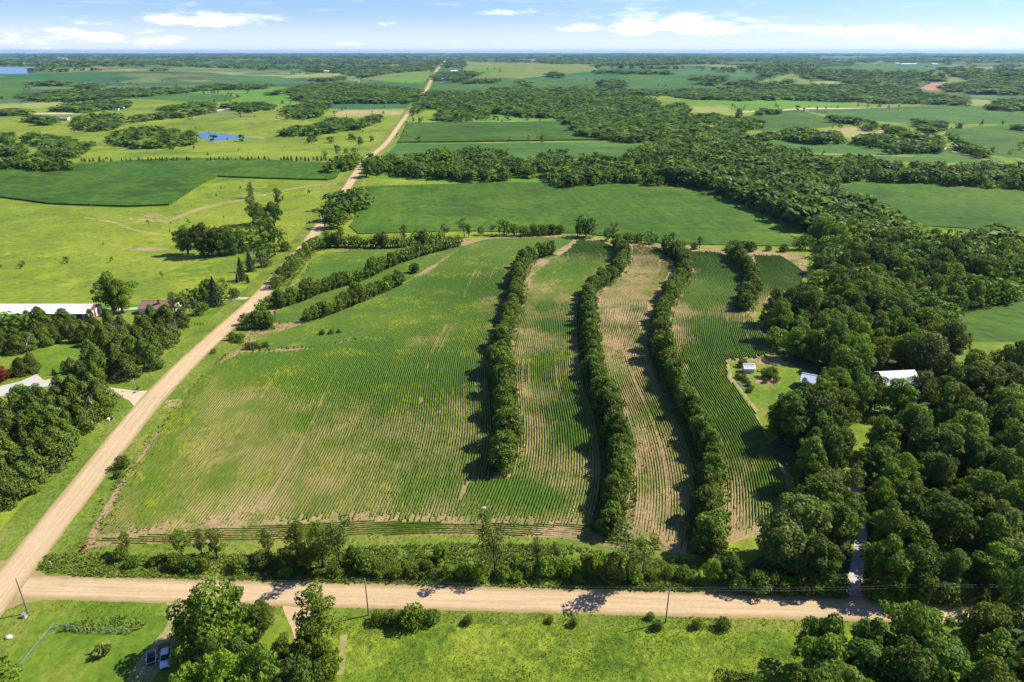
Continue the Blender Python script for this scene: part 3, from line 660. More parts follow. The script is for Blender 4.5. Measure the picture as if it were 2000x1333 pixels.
for i, (h, r, cl_, nl, nleaf, sq, tp) in enumerate(((13, 5.4, 1.2, 40, 5600, .8, 0), (14, 5.2, 1.5, 44, 5800, .8, .1), (12, 5.6, 1.0, 36, 5400, .72, 0), (15, 5.0, 1.8, 44, 5600, .9, .15), (13, 4.8, .9, 36, 5200, .8, .2), (14, 6.0, 1.4, 50, 6400, .75, 0), (16, 4.6, 1.6, 34, 5200, 1.0, .25), (11.5, 5.8, .8, 46, 5200, .7, .1), (14.5, 5.3, 2.0, 26, 4000, .8, .05))):
    cr, mb = lobe_tree(100 + i * 7, h, r, cl_, nl, nleaf, 0.31, sq, taper=tp, lobe=((.14, .34) if i % 3 else (.17, .38)), rag=(.12, .22, .3)[i % 3]); addvar('broad', cr, mb, h, r, LEAF['mid green'])
for i in range(3):                                              # tall loose trees: clumps apart, limbs showing
    cr, mb = lobe_tree(300 + i * 5, 15, 3.7, 2.6, 22, 2100, 0.29, .8, lobe=(.18, .38), rag=.25); addvar('loose', cr, mb, 15, 3.6, LEAF['grey green'])
for i in range(4):                                              # windbreak trees, leafy to the ground
    cr, mb = lobe_tree(400 + i * 9, 6.6, 2.7, 0.35, 30, 3000, 0.22, .9, lobe=(.20, .40), taper=.15); addvar('hedge', cr, mb, 6.6, 2.9, LEAF['hedge'])
for i in range(4):
    h = (8, 7.2, 9, 7.6)[i]; cr, mb = cone_tree(500 + i * 11, h, (2.9, 3.0, 2.8, 3.2)[i], 3000, 0.24, ragged=.6, rnd=True); addvar('cedar', cr, mb, h, 2.9, LEAF['cedar'])
for i in range(2):
    cr, mb = cone_tree(560 + i * 11, 12, 2.9, 2600, 0.26, ragged=.15); addvar('spruce', cr, mb, 12, 2.9, LEAF['blue green'])
for i in range(4):                                              # shrubs
    cr, mb = lobe_tree(600 + i * 9, 3.4, 2.0, 0.1, 14, 1300, 0.20, .85, lobe=(.32, .5)); addvar('shrub', cr, mb, 3.4, 2.0, LEAF['mid green'])
for i in range(2):
    cr, mb = cone_tree(660 + i, 4.2, 1.5, 340, 0.30, ragged=.3); addvar('small_cedar', cr, mb, 4.2, 1.5, LEAF['cedar'])
for i in range(3):
    mb, _e = bare_tree(700 + i, 9); addvar('dead', None, mb, 9, 3, None, DEADWOOD)
for i in range(2):                                              # half-leafed trees with bare limbs showing through
    mb, ends = bare_tree(720 + i * 3, 12, spread=.42, r0=.26)
    L = [(e.x, e.y, e.z, .75, .75, .6) for e in ends]
    hmax = max(e.z for e in ends)
    addvar('airy', lobes_crown(L, 1500, 0.22, 730 + i), mb, hmax, 4, LEAF['grey green'])
for i in range(2):                                              # upright tuft of tall ornamental grass
    rg = np.random.default_rng(800 + i); V = []; F = []
    for k in range(220):
        a = rg.uniform(0, 6.28); q = rg.uniform(0, .5); hgt = rg.uniform(1.2, 2.2); ln = rg.uniform(.2, 1.1); wd_ = .07
        b = np.array([q * math.cos(a), q * math.sin(a), 0]); t_ = np.array([-math.sin(a), math.cos(a), 0]) * wd_; o_ = np.array([math.cos(a), math.sin(a), 0])
        V += [b - t_, b + t_, b + o_ * ln * .5 + [0, 0, hgt], b + o_ * ln + [0, 0, hgt * .85]]; F.append((4 * k, 4 * k + 1, 4 * k + 2, 4 * k + 3))
    addvar('tuft', (np.array(V), np.array(F), rg.random(220)), None, 2, 1.2, LEAF['bright green'])

# ------------------------------------------------------------------ list of trees: (kind, x, y, height, tone, group)
TREES = []
def T(kind, px, py, h, tone, group, wide=1.0):
    g = ground([(px, py)])[0]; TREES.append([kind, g[0], g[1], h, tone, group, wide])
TONES = ['dark green', 'mid green', 'olive green', 'bright green', 'grey green']
def scatter(poly, step, hlo, hhi, probs, group, kind='broad', jit=.42, seed=0, hh=0, avoid=()):
    rg = np.random.default_rng(seed + 900); P = ground(poly, hh); lo = P.min(0); hi = P.max(0)
    gx, gy = np.meshgrid(np.arange(lo[0], hi[0], step), np.arange(lo[1], hi[1], step * .9)); gx = gx + (np.arange(gx.shape[0]) % 2)[:, None] * step / 2
    x = gx.ravel() + rg.uniform(-jit, jit, gx.size) * step; y = gy.ravel() + rg.uniform(-jit, jit, gx.size) * step
    k = inside(x, y, P)
    for av in AVOID + list(avoid): k &= ~inside(x, y, av)
    # groves of one kind stand together: tone from a slow field plus chance
    for a, b in zip(x[k], y[k]):
        t = (math.sin(a / 23 + 1.3) + math.sin(b / 19 + a / 41) + rg.normal(0, 1.0)) / 3.2 + .5
        cum = np.cumsum(probs); tn = TONES[int(min(np.searchsorted(cum, min(max(t, 0), .999) * cum[-1]), 4))]
        TREES.append([kind, a, b, rg.uniform(hlo, hhi), tn, group, 1.0])
AVOID = [r_[3] for r_ in REG if r_[0] in ('gravel_road', 'gravel_driveway', 'lawn', 'dirt_driveway', 'pond', 'lake', 'bare_field', 'road_junction', 'garden_bed', 'gravel_apron')]
CLEAR = [ground(p) for p in ([(1685, 738), (1825, 738), (1825, 812), (1685, 812)], [(1545, 715), (1615, 715), (1615, 775), (1545, 775)], [(1790, 800), (1830, 800), (1830, 880), (1790, 880)])]
CLEAR.append(ribbon(smooth(ground([(1672, 1190), (1668, 1150), (1675, 1110), (1682, 1070), (1680, 1030), (1674, 990)]), 3), 5.5))
CLEAR.append(ribbon(np.stack([xs, ew_y(xs)], 1), 9.5))

# ------------------------------------------------------------------ hedgerows (windbreaks) and crop rows
HTREES = []
for hi, (k, line) in enumerate(HW.items()):
    rg = np.random.default_rng(50 + hi); P = smooth(line, 0.5)
    step = 3.3 if k in ('west', 'middle', 'east', 'last') else 4.4
    i = 0; n = 0; s0 = 0
    while i < len(P):
        t = P[min(i + 1, len(P) - 1)] - P[max(i - 1, 0)]; t = t / np.hypot(*t); q = P[i] + np.array([-t[1], t[0]]) * rg.normal(0, .5)
        sc_ = rg.uniform(.88, 1.38) * (1.22 if rg.random() < .14 else 1.0) * (1.0 if k in ('west', 'middle', 'east', 'last') else .92)
        n += 1; HTREES.append((k, n, q[0], q[1], sc_))
        i += int(step * rg.uniform(.75, 1.2) / 0.5)
HEDGEZ = [ribbon(smooth(HW[k], 2), 4.6) for k in HW]

FIELD = {
    'left': ([(190, 1036), (240, 945), (330, 815), (420, 715), (470, 690), (600, 680), (720, 658), (790, 602), (820, 545), (905, 482), (950, 468), (1060, 463), (1128, 466), (1085, 492), (1046, 505), (1024, 520), (1014, 560), (1000, 610), (985, 660), (978, 700), (983, 760), (991, 830), (990, 880), (966, 926), (902, 962), (900, 1012), (890, 1024), (700, 1018), (500, 1030), (350, 1038), (250, 1046)], 'west', 1),
    'wide': ([(1082, 495), (1125, 468), (1178, 472), (1215, 490), (1215, 520), (1190, 545), (1160, 570), (1150, 620), (1157, 700), (1180, 780), (1200, 860), (1208, 950), (1190, 1034), (884, 1024), (900, 955), (964, 916), (1003, 905), (1012, 845), (1006, 760), (1003, 700), (1012, 640), (1028, 580), (1038, 540), (1072, 512)], 'middle', 1),
    'tan': ([(1235, 478), (1282, 482), (1330, 515), (1335, 540), (1310, 580), (1290, 640), (1298, 700), (1330, 770), (1358, 830), (1386, 900), (1390, 960), (1384, 1040), (1370, 1084), (1213, 1038), (1230, 960), (1230, 890), (1212, 810), (1188, 740), (1172, 680), (1170, 620), (1175, 575), (1213, 547), (1235, 512)], 'middle', -1),
    'east': ([(1345, 490), (1400, 492), (1445, 512), (1466, 540), (1464, 580), (1448, 602), (1466, 614), (1500, 670), (1536, 694), (1420, 708), (1423, 740), (1474, 806), (1500, 860), (1535, 930), (1540, 1000), (1512, 1035), (1413, 1056), (1402, 1064), (1412, 950), (1402, 870), (1368, 790), (1330, 730), (1310, 690), (1308, 650), (1320, 600), (1345, 560), (1355, 530)], 'east', -1),
    'corner': ([(1470, 497), (1562, 500), (1575, 520), (1562, 565), (1500, 580), (1482, 612), (1462, 602), (1482, 570), (1480, 530)], 'last', -1),
    'top': ([(585, 545), (606, 512), (650, 486), (700, 484), (760, 485), (860, 473), (880, 478), (820, 500), (760, 522), (700, 548), (650, 562), (600, 580), (560, 592), (552, 575)], 'upper', 1),
    'between': ([(535, 608), (570, 595), (620, 578), (700, 550), (760, 522), (820, 502), (900, 480), (905, 482), (860, 510), (800, 546), (740, 572), (640, 612), (590, 626), (545, 634), (520, 630)], 'upper', -1),
    'below': ([(492, 655), (545, 640), (640, 615), (740, 574), (800, 548), (835, 532), (810, 590), (790, 605), (720, 660), (600, 682), (492, 688)], 'lower2', -1),
}
CTRL = np.array([(700, 975, 0.319), (500, 985, 0.304), (300, 1000, 0.342), (450, 900, 0.38), (600, 900, 0.357), (350, 880, 0.357), (800, 900, 0.456), (920, 900, 0.593), (700, 820, 0.471), (500, 820, 0.471), (400, 800, 0.395), (300, 930, 0.319), (250, 980, 0.319), (215, 1012, 0.38), (600, 720, 0.875), (800, 720, 0.875), (900, 720, 0.896), (500, 700, 0.916), (700, 660, 0.937), (850, 600, 0.771), (900, 620, 0.646), (940, 560, 0.833), (800, 560, 0.959), (900, 500, 0.937), (1000, 490, 0.88), (985, 560, 0.88), (930, 660, 0.75), (880, 660, 0.625), (700, 600, 0.959), (600, 640, 0.916), (945, 800, 0.646), (930, 850, 0.532), (850, 970, 0.471),
    (1024, 600, 0.045), (1010, 650, 0.05), (1008, 700, 0.08), (1011, 760, 0.1), (1016, 800, 0.15), (1010, 880, 0.2), (1040, 560, 0.135), (1078, 515, 0.3), (1060, 600, 0.792), (1070, 700, 0.702), (1070, 800, 0.594), (1080, 900, 0.558), (1070, 980, 0.702), (1100, 640, 0.756), (1110, 750, 0.666), (1120, 850, 0.648), (1130, 950, 0.54), (1140, 1000, 0.405), (1130, 520, 0.9), (1110, 480, 0.88), (1040, 800, 0.45), (1045, 900, 0.405), (1000, 970, 0.7),
    (1180, 600, 0.012), (1178, 660, 0.012), (1190, 720, 0.03), (1200, 660, 0.072), (1215, 800, 0.03), (1235, 860, 0.048), (1250, 900, 0.072), (1240, 1000, 0.108), (1220, 620, 0.3), (1235, 700, 0.33), (1250, 800, 0.192), (1290, 900, 0.168), (1290, 1000, 0.216), (1250, 560, 0.27), (1270, 500, 0.32), (1252, 528, 0.15), (1258, 660, 0.168), (1285, 850, 0.15), (1325, 950, 0.24), (1320, 1050, 0.24),
    (1350, 530, 0.4), (1330, 600, 0.1), (1315, 640, 0.05), (1313, 680, 0.05), (1330, 715, 0.2), (1400, 860, 0.4), (1412, 960, 0.2), (1420, 1030, 0.08), (1390, 560, 0.86), (1380, 650, 0.9), (1440, 680, 0.92), (1400, 740, 0.88), (1420, 800, 0.86), (1460, 880, 0.9), (1500, 960, 0.9), (1450, 980, 0.5), (1490, 1000, 0.75), (1440, 900, 0.5), (1345, 640, 0.6), (1430, 1000, 0.3), (1500, 530, 0.86), (1490, 590, 0.4), (1540, 540, 0.86),
    (640, 520, 0.875), (600, 560, 0.521), (720, 500, 0.885), (700, 580, 0.916), (620, 610, 0.855), (820, 530, 0.885), (650, 650, 0.916), (550, 660, 0.75), (750, 610, 0.885),
    (400, 1020, 0.294), (600, 1015, 0.434), (800, 1010, 0.502), (1000, 1020, 0.385), (300, 1050, 0.28), (700, 1045, 0.238), (900, 1045, 0.154), (1100, 1050, 0.139), (1362, 600, .86), (1352, 640, .8), (1348, 680, .82), (1388, 540, .88), (1352, 705, .75), (1375, 720, .85), (1365, 570, .8), (1400, 520, .85), (230, 1055, 0.33), (500, 1050, 0.231)], float)
CW = ground(CTRL[:, :2])
def cover(x, y):
    d2 = (x[:, None] - CW[None, :, 0]) ** 2 + (y[:, None] - CW[None, :, 1]) ** 2 + 4.0
    wgt = 1 / d2 ** 1.5
    return (wgt * CTRL[None, :, 2]).sum(1) / wgt.sum(1)
_nr = np.random.default_rng(5)
_lat = _nr.random((256, 256))
def vnoise(x, y, s):
    x = np.asarray(x) / s; y = np.asarray(y) / s; xi = np.floor(x).astype(int); yi = np.floor(y).astype(int); fx = x - xi; fy = y - yi
    fx = fx * fx * (3 - 2 * fx); fy = fy * fy * (3 - 2 * fy)
    g = lambda a, b: _lat[a % 256, b % 256]
    return (g(xi, yi) * (1 - fx) + g(xi + 1, yi) * fx) * (1 - fy) + (g(xi, yi + 1) * (1 - fx) + g(xi + 1, yi + 1) * fx) * fy
def fbm(x, y, s): return (vnoise(x, y, s) + .5 * vnoise(x + 31, y + 7, s / 2.1) + .25 * vnoise(x + 3, y + 71, s / 4.3)) / 1.75
bean_leaf = leaf_mat('bean_row_leaves', (0.032, 0.120, 0.011), (0.310, 0.345, 0.016), 0.25)
RV = []; RF = []; RT = []; rcount = 0
def add_row(P, rowkey, rg, dense=0.0):
    """one row of soybean plants along P: a low ridge whose width and height follow how well the stand has closed"""
    global rcount
    n = len(P)
    if n < 4: return
    x, y = P[:, 0], P[:, 1]
    cov = np.clip(cover(x, y) + dense, 0, 1)
    # streaks along the row, skips, and weedy patches
    st = vnoise(np.full(n, rowkey * 1.7), np.arange(n) * 1.0, 26) - .5
    cov = cov + 0.55 * (fbm(x, y, 16) - .5) + 0.42 * st * (1 - cov * .4) + 0.20 * (vnoise(np.full(n, rowkey * 9.1), np.arange(n), 4) - .5)
    if rg.random() < .08: cov = cov - .30 * (fbm(x, y, 40) > .45)
    cov = np.clip(cov, 0.0, 1.0)
    wid = np.clip(0.06 + 0.78 * np.clip(cov, 0, 1) ** 1.2, .05, .74) * rg.uniform(.8, 1.2, n); hgt = (0.12 + 0.45 * cov) * rg.uniform(.75, 1.25, n)
    gap = (cov < 0.12) & (rg.random(n) < .55); wid[gap] *= .15; hgt[gap] *= .2
    t = np.gradient(P, axis=0); t /= np.maximum(np.hypot(t[:, 0], t[:, 1]), 1e-6)[:, None]; nn = np.stack([-t[:, 1], t[:, 0]], 1)
    z = H(x, y)
    jit = rg.normal(0, .05, (n, 1))
    a = P + nn * wid[:, None] / 2; b = P - nn * wid[:, None] / 2; c = P + nn * jit
    V = np.stack([np.column_stack([a, z + 0.01]), np.column_stack([P + nn * wid[:, None] * .3, z + hgt * .85]), np.column_stack([c, z + hgt]), np.column_stack([P - nn * wid[:, None] * .3, z + hgt * .85]), np.column_stack([b, z + 0.01])], 1).reshape(-1, 3)
    i = np.arange(n - 1)[:, None] * 5 + rcount
    F = np.concatenate([np.concatenate([i + k, i + k + 1, i + k + 6, i + k + 5], 1) for k in range(4)])
    yel = np.clip((fbm(x + 200, y - 90, 8) - .58) * 9.0, 0, 1) * (rg.random(n) < .5)
    yel = np.maximum(yel * rg.uniform(.4, 1, n), (rg.random(n) < .03) * .6)
    tone = np.clip(rg.normal(.07, .04, n) + (1 - cov) * .26 + yel * .62 + (fbm(x, y, 45) - .5) * .2, 0, 1)
    RV.append(V); RF.append(F); RT.append(np.repeat(tone, 5)); rcount += 5 * n
def rows(line, side, nrow, poly, excl, start=2.5, spacing=0.72, step=1.0, ext=70, rk=0, seed=0, dense=0.0):
    rg = np.random.default_rng(seed)
    P = smooth(line, 2.0)
    for e in (0, 1):                                            # carry the guide on past both its ends
        if e: t = P[-1] - P[-4]
        else: t = P[0] - P[3]
        t = t / np.hypot(*t); extp = np.arange(2, ext, 2.0)[:, None] * t
        P = np.vstack([P, P[-1] + extp]) if e else np.vstack([(P[0] + extp)[::-1], P])
    cur = P; off = start; done = 0
    while done < nrow:
        t = np.gradient(cur, axis=0); t /= np.maximum(np.hypot(t[:, 0], t[:, 1]), 1e-6)[:, None]
        nxt = cur + np.stack([-t[:, 1], t[:, 0]], 1) * side * off
        for _ in range(2): nxt[1:-1] = .5 * nxt[1:-1] + .25 * (nxt[:-2] + nxt[2:])
        L = np.concatenate([[0], np.cumsum(np.hypot(*np.diff(nxt, axis=0).T))])
        s = np.arange(0, L[-1], 2.0); cur = np.stack([np.interp(s, L, nxt[:, 0]), np.interp(s, L, nxt[:, 1])], 1)
        off = spacing; done += 1
        s = np.arange(0, L[-1], step) + rg.uniform(0, step); fine = np.stack([np.interp(s, L, nxt[:, 0]), np.interp(s, L, nxt[:, 1])], 1)
        k = inside(fine[:, 0], fine[:, 1], poly)
        for e in excl: k &= ~inside(fine[:, 0], fine[:, 1], e)
        if not k.any(): continue
        idx = np.where(k)[0]; cut = np.where(np.diff(idx) > 1)[0]
        for seg in np.split(idx, cut + 1):
            a_, b_ = int(rg.integers(0, 4)), int(rg.integers(0, 4))
            add_row(fine[seg[a_:len(seg) - b_]], rk + done, rg, dense)
for fi, (k, (poly, hk, side)) in enumerate(FIELD.items()):
    line = HW[hk]
    rows(line, side, {'left': 190, 'wide': 70, 'tan': 34, 'east': 60, 'corner': 40, 'top': 110, 'between': 80, 'below': 90}[k], ground(poly), HEDGEZ, rk=fi * 1000, seed=fi,
         ext={'left': 90, 'wide': 60}.get(k, 70))
# headland rows running east-west along the bottom of the field
head = ground([(182, 1052), (250, 1048), (350, 1036), (500, 1028), (700, 1016), (890, 1022), (1142, 1022), (1210, 1040), (1335, 1078), (1200, 1068), (1100, 1050), (900, 1044), (700, 1046), (500, 1056), (200, 1066)])
rows(ground([(170, 1082), (500, 1084), (900, 1066), (1340, 1100)]), 1, 30, head, HEDGEZ, start=.5, rk=9000, seed=99, ext=20)
beans = bpy.data.objects.new('soybean_rows', mesh_np('soybean_rows', np.vstack(RV), np.vstack(RF), bean_leaf, np.concatenate(RT), 'POINT')); C.objects.link(beans)
tag(beans, 'rows of soybean plants on tan soil between the curved windbreaks', 'crop', kind='stuff')
print('rows', rcount, _t.time() - _T0)

# ------------------------------------------------------------------ grass tufts and weeds (nobody could count them)
def tufts(name, polys, dens, hlo, hhi, mat, seed, label, avoid=(), clump=8.0, thr=.35, blades=4):
    rg = np.random.default_rng(seed); X = []; Y = []
    for P in polys:
        lo = P.min(0); hi = P.max(0); n = int((hi - lo).prod() * dens)
        x = rg.uniform(lo[0], hi[0], n); y = rg.uniform(lo[1], hi[1], n); k = inside(x, y, P)
        for a in avoid: k &= ~inside(x, y, a)
        k &= fbm(x, y, clump) > thr + rg.normal(0, .08, n)
        X.append(x[k]); Y.append(y[k])
    x = np.concatenate(X); y = np.concatenate(Y); n = len(x); z = H(x, y)
    V = []; 
    hh = rg.uniform(hlo, hhi, n) * (0.6 + .8 * fbm(x, y, 5))
    tone = np.clip(rg.normal(.45, .2, n) + (fbm(x, y, 11) - .5) * .8, 0, 1)
    for b in range(blades):
        a = rg.uniform(0, 6.283, n); w_ = hh * rg.uniform(.35, .65, n); ln = hh * rg.uniform(.6, 1.5, n)
        ca, sa = np.cos(a), np.sin(a); ox = rg.normal(0, .12, n) * hh * 2; oy = rg.normal(0, .12, n) * hh * 2
        p0 = np.stack([x + ox - sa * w_, y + oy + ca * w_, z - .02], 1); p1 = np.stack([x + ox + sa * w_, y + oy - ca * w_, z - .02], 1); p2 = np.stack([x + ox + ca * ln, y + oy + sa * ln, z + hh * rg.uniform(.7, 1.1, n)], 1)
        V.append(np.stack([p0, p1, p2], 1).reshape(-1, 3))
    V = np.vstack(V); F = np.arange(len(V)).reshape(-1, 3)
    o = bpy.data.objects.new(name, mesh_np(name, V, F, mat, np.tile(tone, blades))); C.objects.link(o)
    tag(o, label, 'grass', kind='stuff'); return n
grass_leaf = leaf_mat('grass_blades', (0.080, 0.140, 0.012), (0.260, 0.310, 0.028), 0.4)
weed_leaf = leaf_mat('weed_leaves', (0.055, 0.105, 0.013), (0.200, 0.250, 0.032), 0.3)
dry_leaf = leaf_mat('dry_weeds', (0.13, 0.115, 0.035), (0.30, 0.25, 0.085), 0.3)
ROADS = [r_[3] for r_ in REG if r_[0] in ('gravel_road', 'gravel_driveway', 'dirt_driveway', 'road_junction', 'foot_path', 'gravel_apron')]
def rp(name): return [r_[3] for r_ in REG if r_[0] == name]
near_ns = [ribbon(u0 + np.arange(-60, 420, 10.0)[:, None] * RU, 21)]
c_ = 0
c_ += tufts('rough_grass_tufts', rp('rough_grass'), 7.0, .07, .17, grass_leaf, 1, 'rough unmown grass below the dirt road', ROADS, 9, .36)
c_ += tufts('roadside_weeds', rp('weedy_verge'), 8.0, .18, .50, weed_leaf, 2, 'tall green weeds in the strip above the dirt road', ROADS, 7, .30)
c_ += tufts('dry_roadside_weeds', rp('weedy_verge'), 1.6, .18, .42, dry_leaf, 3, 'brown dry weeds mixed through the verge above the dirt road', ROADS, 12, .52)
c_ += tufts('verge_grass', near_ns, 3.2, .07, .20, grass_leaf, 4, 'grass along both sides of the pale gravel road', ROADS + rp('soybean_field'), 6, .40)
ew_v = [ribbon(np.stack([xs, ew_y(xs)], 1), 13)]
c_ += tufts('roadside_grass', ew_v, 4.0, .07, .20, grass_leaf, 5, 'grass edging the dirt road at the junction and beyond', ROADS, 5, .38)
c_ += tufts('weed_bed', [ground([(108, 1235), (125, 1222), (190, 1205), (260, 1206), (290, 1218), (258, 1236), (180, 1236)])], 9.0, .2, .5, weed_leaf, 6, 'overgrown weed bed behind the wire fence', (), 6, .36)
c_ += tufts('field_weeds', rp('soybean_field')[-1:], 0.9, .15, .35, grass_leaf, 7, 'yellow-green weeds scattered through the bean field', HEDGEZ, 14, .50, 3)
edge = [ribbon(smooth(ground([(168, 1068), (205, 1000), (240, 945), (270, 905), (320, 836), (358, 792), (430, 712), (480, 672), (500, 650), (530, 610)]), 3), 5)]
c_ += tufts('field_edge_weeds', edge, 1.3, .15, .45, weed_leaf, 8, 'weeds along the road side of the bean field', (), 5, .40)
c_ += tufts('woodland_undergrowth', [ground(WOOD_LOW), ground(WOOD_EAST)[:], ground(WOOD_SOUTH)], 1.6, .15, .45, weed_leaf, 9, 'low undergrowth between the woodland trees', ROADS + rp('lawn'), 9, .4)
c_ += tufts('windbreak_weeds', [ribbon(smooth(HW[k], 2), 9.5) for k in HW], 2.6, .2, .55, weed_leaf, 10, 'ragged weeds along both edges of the curved windbreaks', (), 4, .45)
c_ += tufts('headland_weeds', [head], 1.6, .12, .35, grass_leaf, 11, 'yellow-green weeds along the lower edge of the bean field', HEDGEZ, 9, .46)
print('tufts', c_, _t.time() - _T0)

# ------------------------------------------------------------------ trees placed one by one
G1 = 'trees and bushes along the dirt road'
for px, py, h, tn, kd in ((238, 1092, 3.12, 'olive green', 'shrub'), (262, 1104, 2.5, 'dark green', 'shrub'), (300, 1104, 2.03, 'olive green', 'shrub'), (345, 1106, 3.43, 'olive green', 'shrub'), (372, 1112, 3.59, 'dark green', 'shrub'), (398, 1110, 3.43, 'olive green', 'shrub'),
      (356, 1088, 7.5, 'olive green', 'loose'), (425, 1092, 7.8, 'olive green', 'loose'), (395, 1084, 6.5, 'grey green', 'loose'), (250, 1080, 5.5, 'olive green', 'loose'), (470, 1112, 3.28, 'mid green', 'shrub'), (512, 1104, 3.9, 'grey green', 'shrub'), (525, 1085, 7.0, 'olive green', 'loose'), (560, 1110, 5.72, 'dark green', 'broad'), (598, 1112, 6.6, 'mid green', 'broad'), (632, 1108, 12.0, 'olive green', 'loose'),
      (585, 1092, 10.0, 'olive green', 'loose'), (620, 1085, 7.04, 'dark green', 'broad'), (662, 1114, 15.0, 'grey green', 'airy'), (690, 1104, 5.72, 'dark green', 'broad'), (715, 1114, 4.68, 'mid green', 'shrub'), (742, 1120, 3.74, 'olive green', 'shrub'), (775, 1126, 3.28, 'bright green', 'shrub'), (802, 1122, 3.59, 'olive green', 'shrub'),
      (835, 1110, 2.81, 'olive green', 'shrub'), (862, 1096, 5.72, 'dark green', 'broad'), (875, 1122, 2.81, 'bright green', 'shrub'), (905, 1126, 3.74, 'dark green', 'shrub'), (936, 1130, 3.9, 'bright green', 'shrub'), (970, 1120, 15.0, 'grey green', 'airy'), (985, 1128, 3.74, 'olive green', 'shrub'), (1005, 1118, 5.6, 'olive green', 'loose'), (1032, 1120, 3.43, 'olive green', 'shrub'),
      (1068, 1122, 5.15, 'dark green', 'shrub'), (1050, 1098, 7.0, 'grey green', 'loose'), (1085, 1102, 6.5, 'olive green', 'loose'), (1108, 1122, 4.21, 'mid green', 'shrub'), (1145, 1122, 6.34, 'dark green', 'broad'), (1168, 1124, 3.9, 'mid green', 'shrub'), (1196, 1132, 8.0, 'cedar', 'cedar'), (1228, 1128, 12.5, 'grey green', 'airy'), (1252, 1126, 12.5, 'olive green', 'airy'), (1240, 1136, 2.96, 'mid green', 'shrub'), (1275, 1130, 2.34, 'bright green', 'shrub'),
      (1305, 1126, 2.65, 'bright green', 'shrub'), (1335, 1130, 3.12, 'mid green', 'shrub'), (1392, 1136, 6.16, 'bright green', 'broad'), (1425, 1136, 7.04, 'dark green', 'broad'), (740, 1128, 2.5, 'bright green', 'shrub'), (560, 1122, 2.65, 'mid green', 'shrub'), (655, 1122, 2.81, 'olive green', 'shrub'), (1010, 1132, 2.5, 'mid green', 'shrub'), (1130, 1134, 2.65, 'olive green', 'shrub')):
    if 725 < px < 1185 and kd != 'airy':
        h *= .9; tn = {'dark green': 'mid green', 'mid green': 'bright green'}.get(tn, tn)
    if kd not in ('airy', 'loose'): h = min(h * .88, 7.0)
    T(kd, px, py, h, tn, G1)
for px, py, h, tn, kd in ((432, 1276, 15, 'mid green', 'broad'), (508, 1240, 7.5, 'dark green', 'broad'), (630, 1268, 15, 'bright green', 'loose'), (614, 1296, 10.5, 'mid green', 'broad'), (560, 1322, 9.5, 'mid green', 'broad'), (475, 1330, 10, 'dark green', 'broad'), (420, 1345, 12, 'dark green', 'broad'), (372, 1318, 7.5, 'olive green', 'broad'), (640, 1345, 11, 'bright green', 'broad'), (520, 1372, 13.5, 'mid green', 'broad'), (448, 1392, 13, 'bright green', 'broad'), (385, 1400, 11, 'mid green', 'broad'), (600, 1400, 12, 'dark green', 'broad'), (362, 1250, 5.5, 'dark green', 'broad')):
    T(kd, px, py, h, tn, 'trees beside the parked vehicles', .85)
for px, py, h, tn in ((0, 1362, 6.5, 'bright green'), (805, 1222, 4.6, 'bright green'), (786, 1222, 3.0, 'dark green'), (845, 1214, 2.6, 'dark green'), (738, 1216, 2.4, 'olive green'), (762, 1216, 2.6, 'dark green'), (913, 1218, 1.6, 'dark green'), (1120, 1222, 1.6, 'dark green'), (1285, 1228, 1.8, 'dark green'), (1360, 1226, 1.8, 'mid green'), (1412, 1226, 2.2, 'dark green'), (1270, 1208, 1.4, 'olive green'), (1430, 1362, 5, 'olive green'), (1470, 1372, 5.4, 'dark green'), (1075, 1215, 1.3, 'olive green')):
    T('shrub', px, py, h, tn, 'bushes on the rough grass')
T('broad', 1972, 1212, 13, 'dark green', 'trees of the southern wood', .8)
T('tuft', 203, 1278, 2.0, 'pale straw', 'tall grass clump', 1.3)
G2 = 'yard trees of the long white-roofed barn'
T('broad', 240, 612, 16, 'bright green', G2, 1.2)
T('broad', 222, 608, 17.5, 'mid green', G2, 1.1)
for px, py, h, tn, kd in ((344, 616, 11, 'grey green', 'loose'), (362, 618, 11, 'grey green', 'loose'), (375, 598, 8.5, 'mid green', 'broad'), (396, 596, 8, 'mid green', 'broad'), (412, 592, 11.5, 'mid green', 'broad'), (436, 584, 10, 'mid green', 'broad'), (386, 590, 7, 'olive green', 'loose'), (458, 582, 4.6, 'dark green', 'shrub'), (392, 615, 5.5, 'mid green', 'shrub'), (40, 655, 9, 'mid green', 'broad'), (15, 650, 8.5, 'bright green', 'broad'), (86, 655, 12, 'olive green', 'cedar'), (300, 640, 10, 'cedar', 'cedar'), (330, 640, 10, 'cedar', 'cedar')):
    T(kd, px, py, h, tn, G2)
for px, py, h in ((423, 598, 14), (473, 548, 12.5), (490, 530, 11.5), (464, 552, 5.0), (485, 553, 4.6)): T('spruce', px, py, h, 'blue green', 'spruces by the gravel road')
for px, py, h in ((500, 516, 10), (508, 514, 9)): T('dead', px, py, h, 'bare grey', 'spruces by the gravel road')
for px, py, h, tn, kd in ((517, 510, 9.5, 'dark green', 'broad'), (531, 503, 9, 'dark green', 'broad'), (558, 490, 5.5, 'dark green', 'shrub'), (520, 521, 5, 'grey green', 'shrub')): T(kd, px, py, h, tn, 'spruces by the gravel road')
G3 = 'pasture grove beside the gravel road'
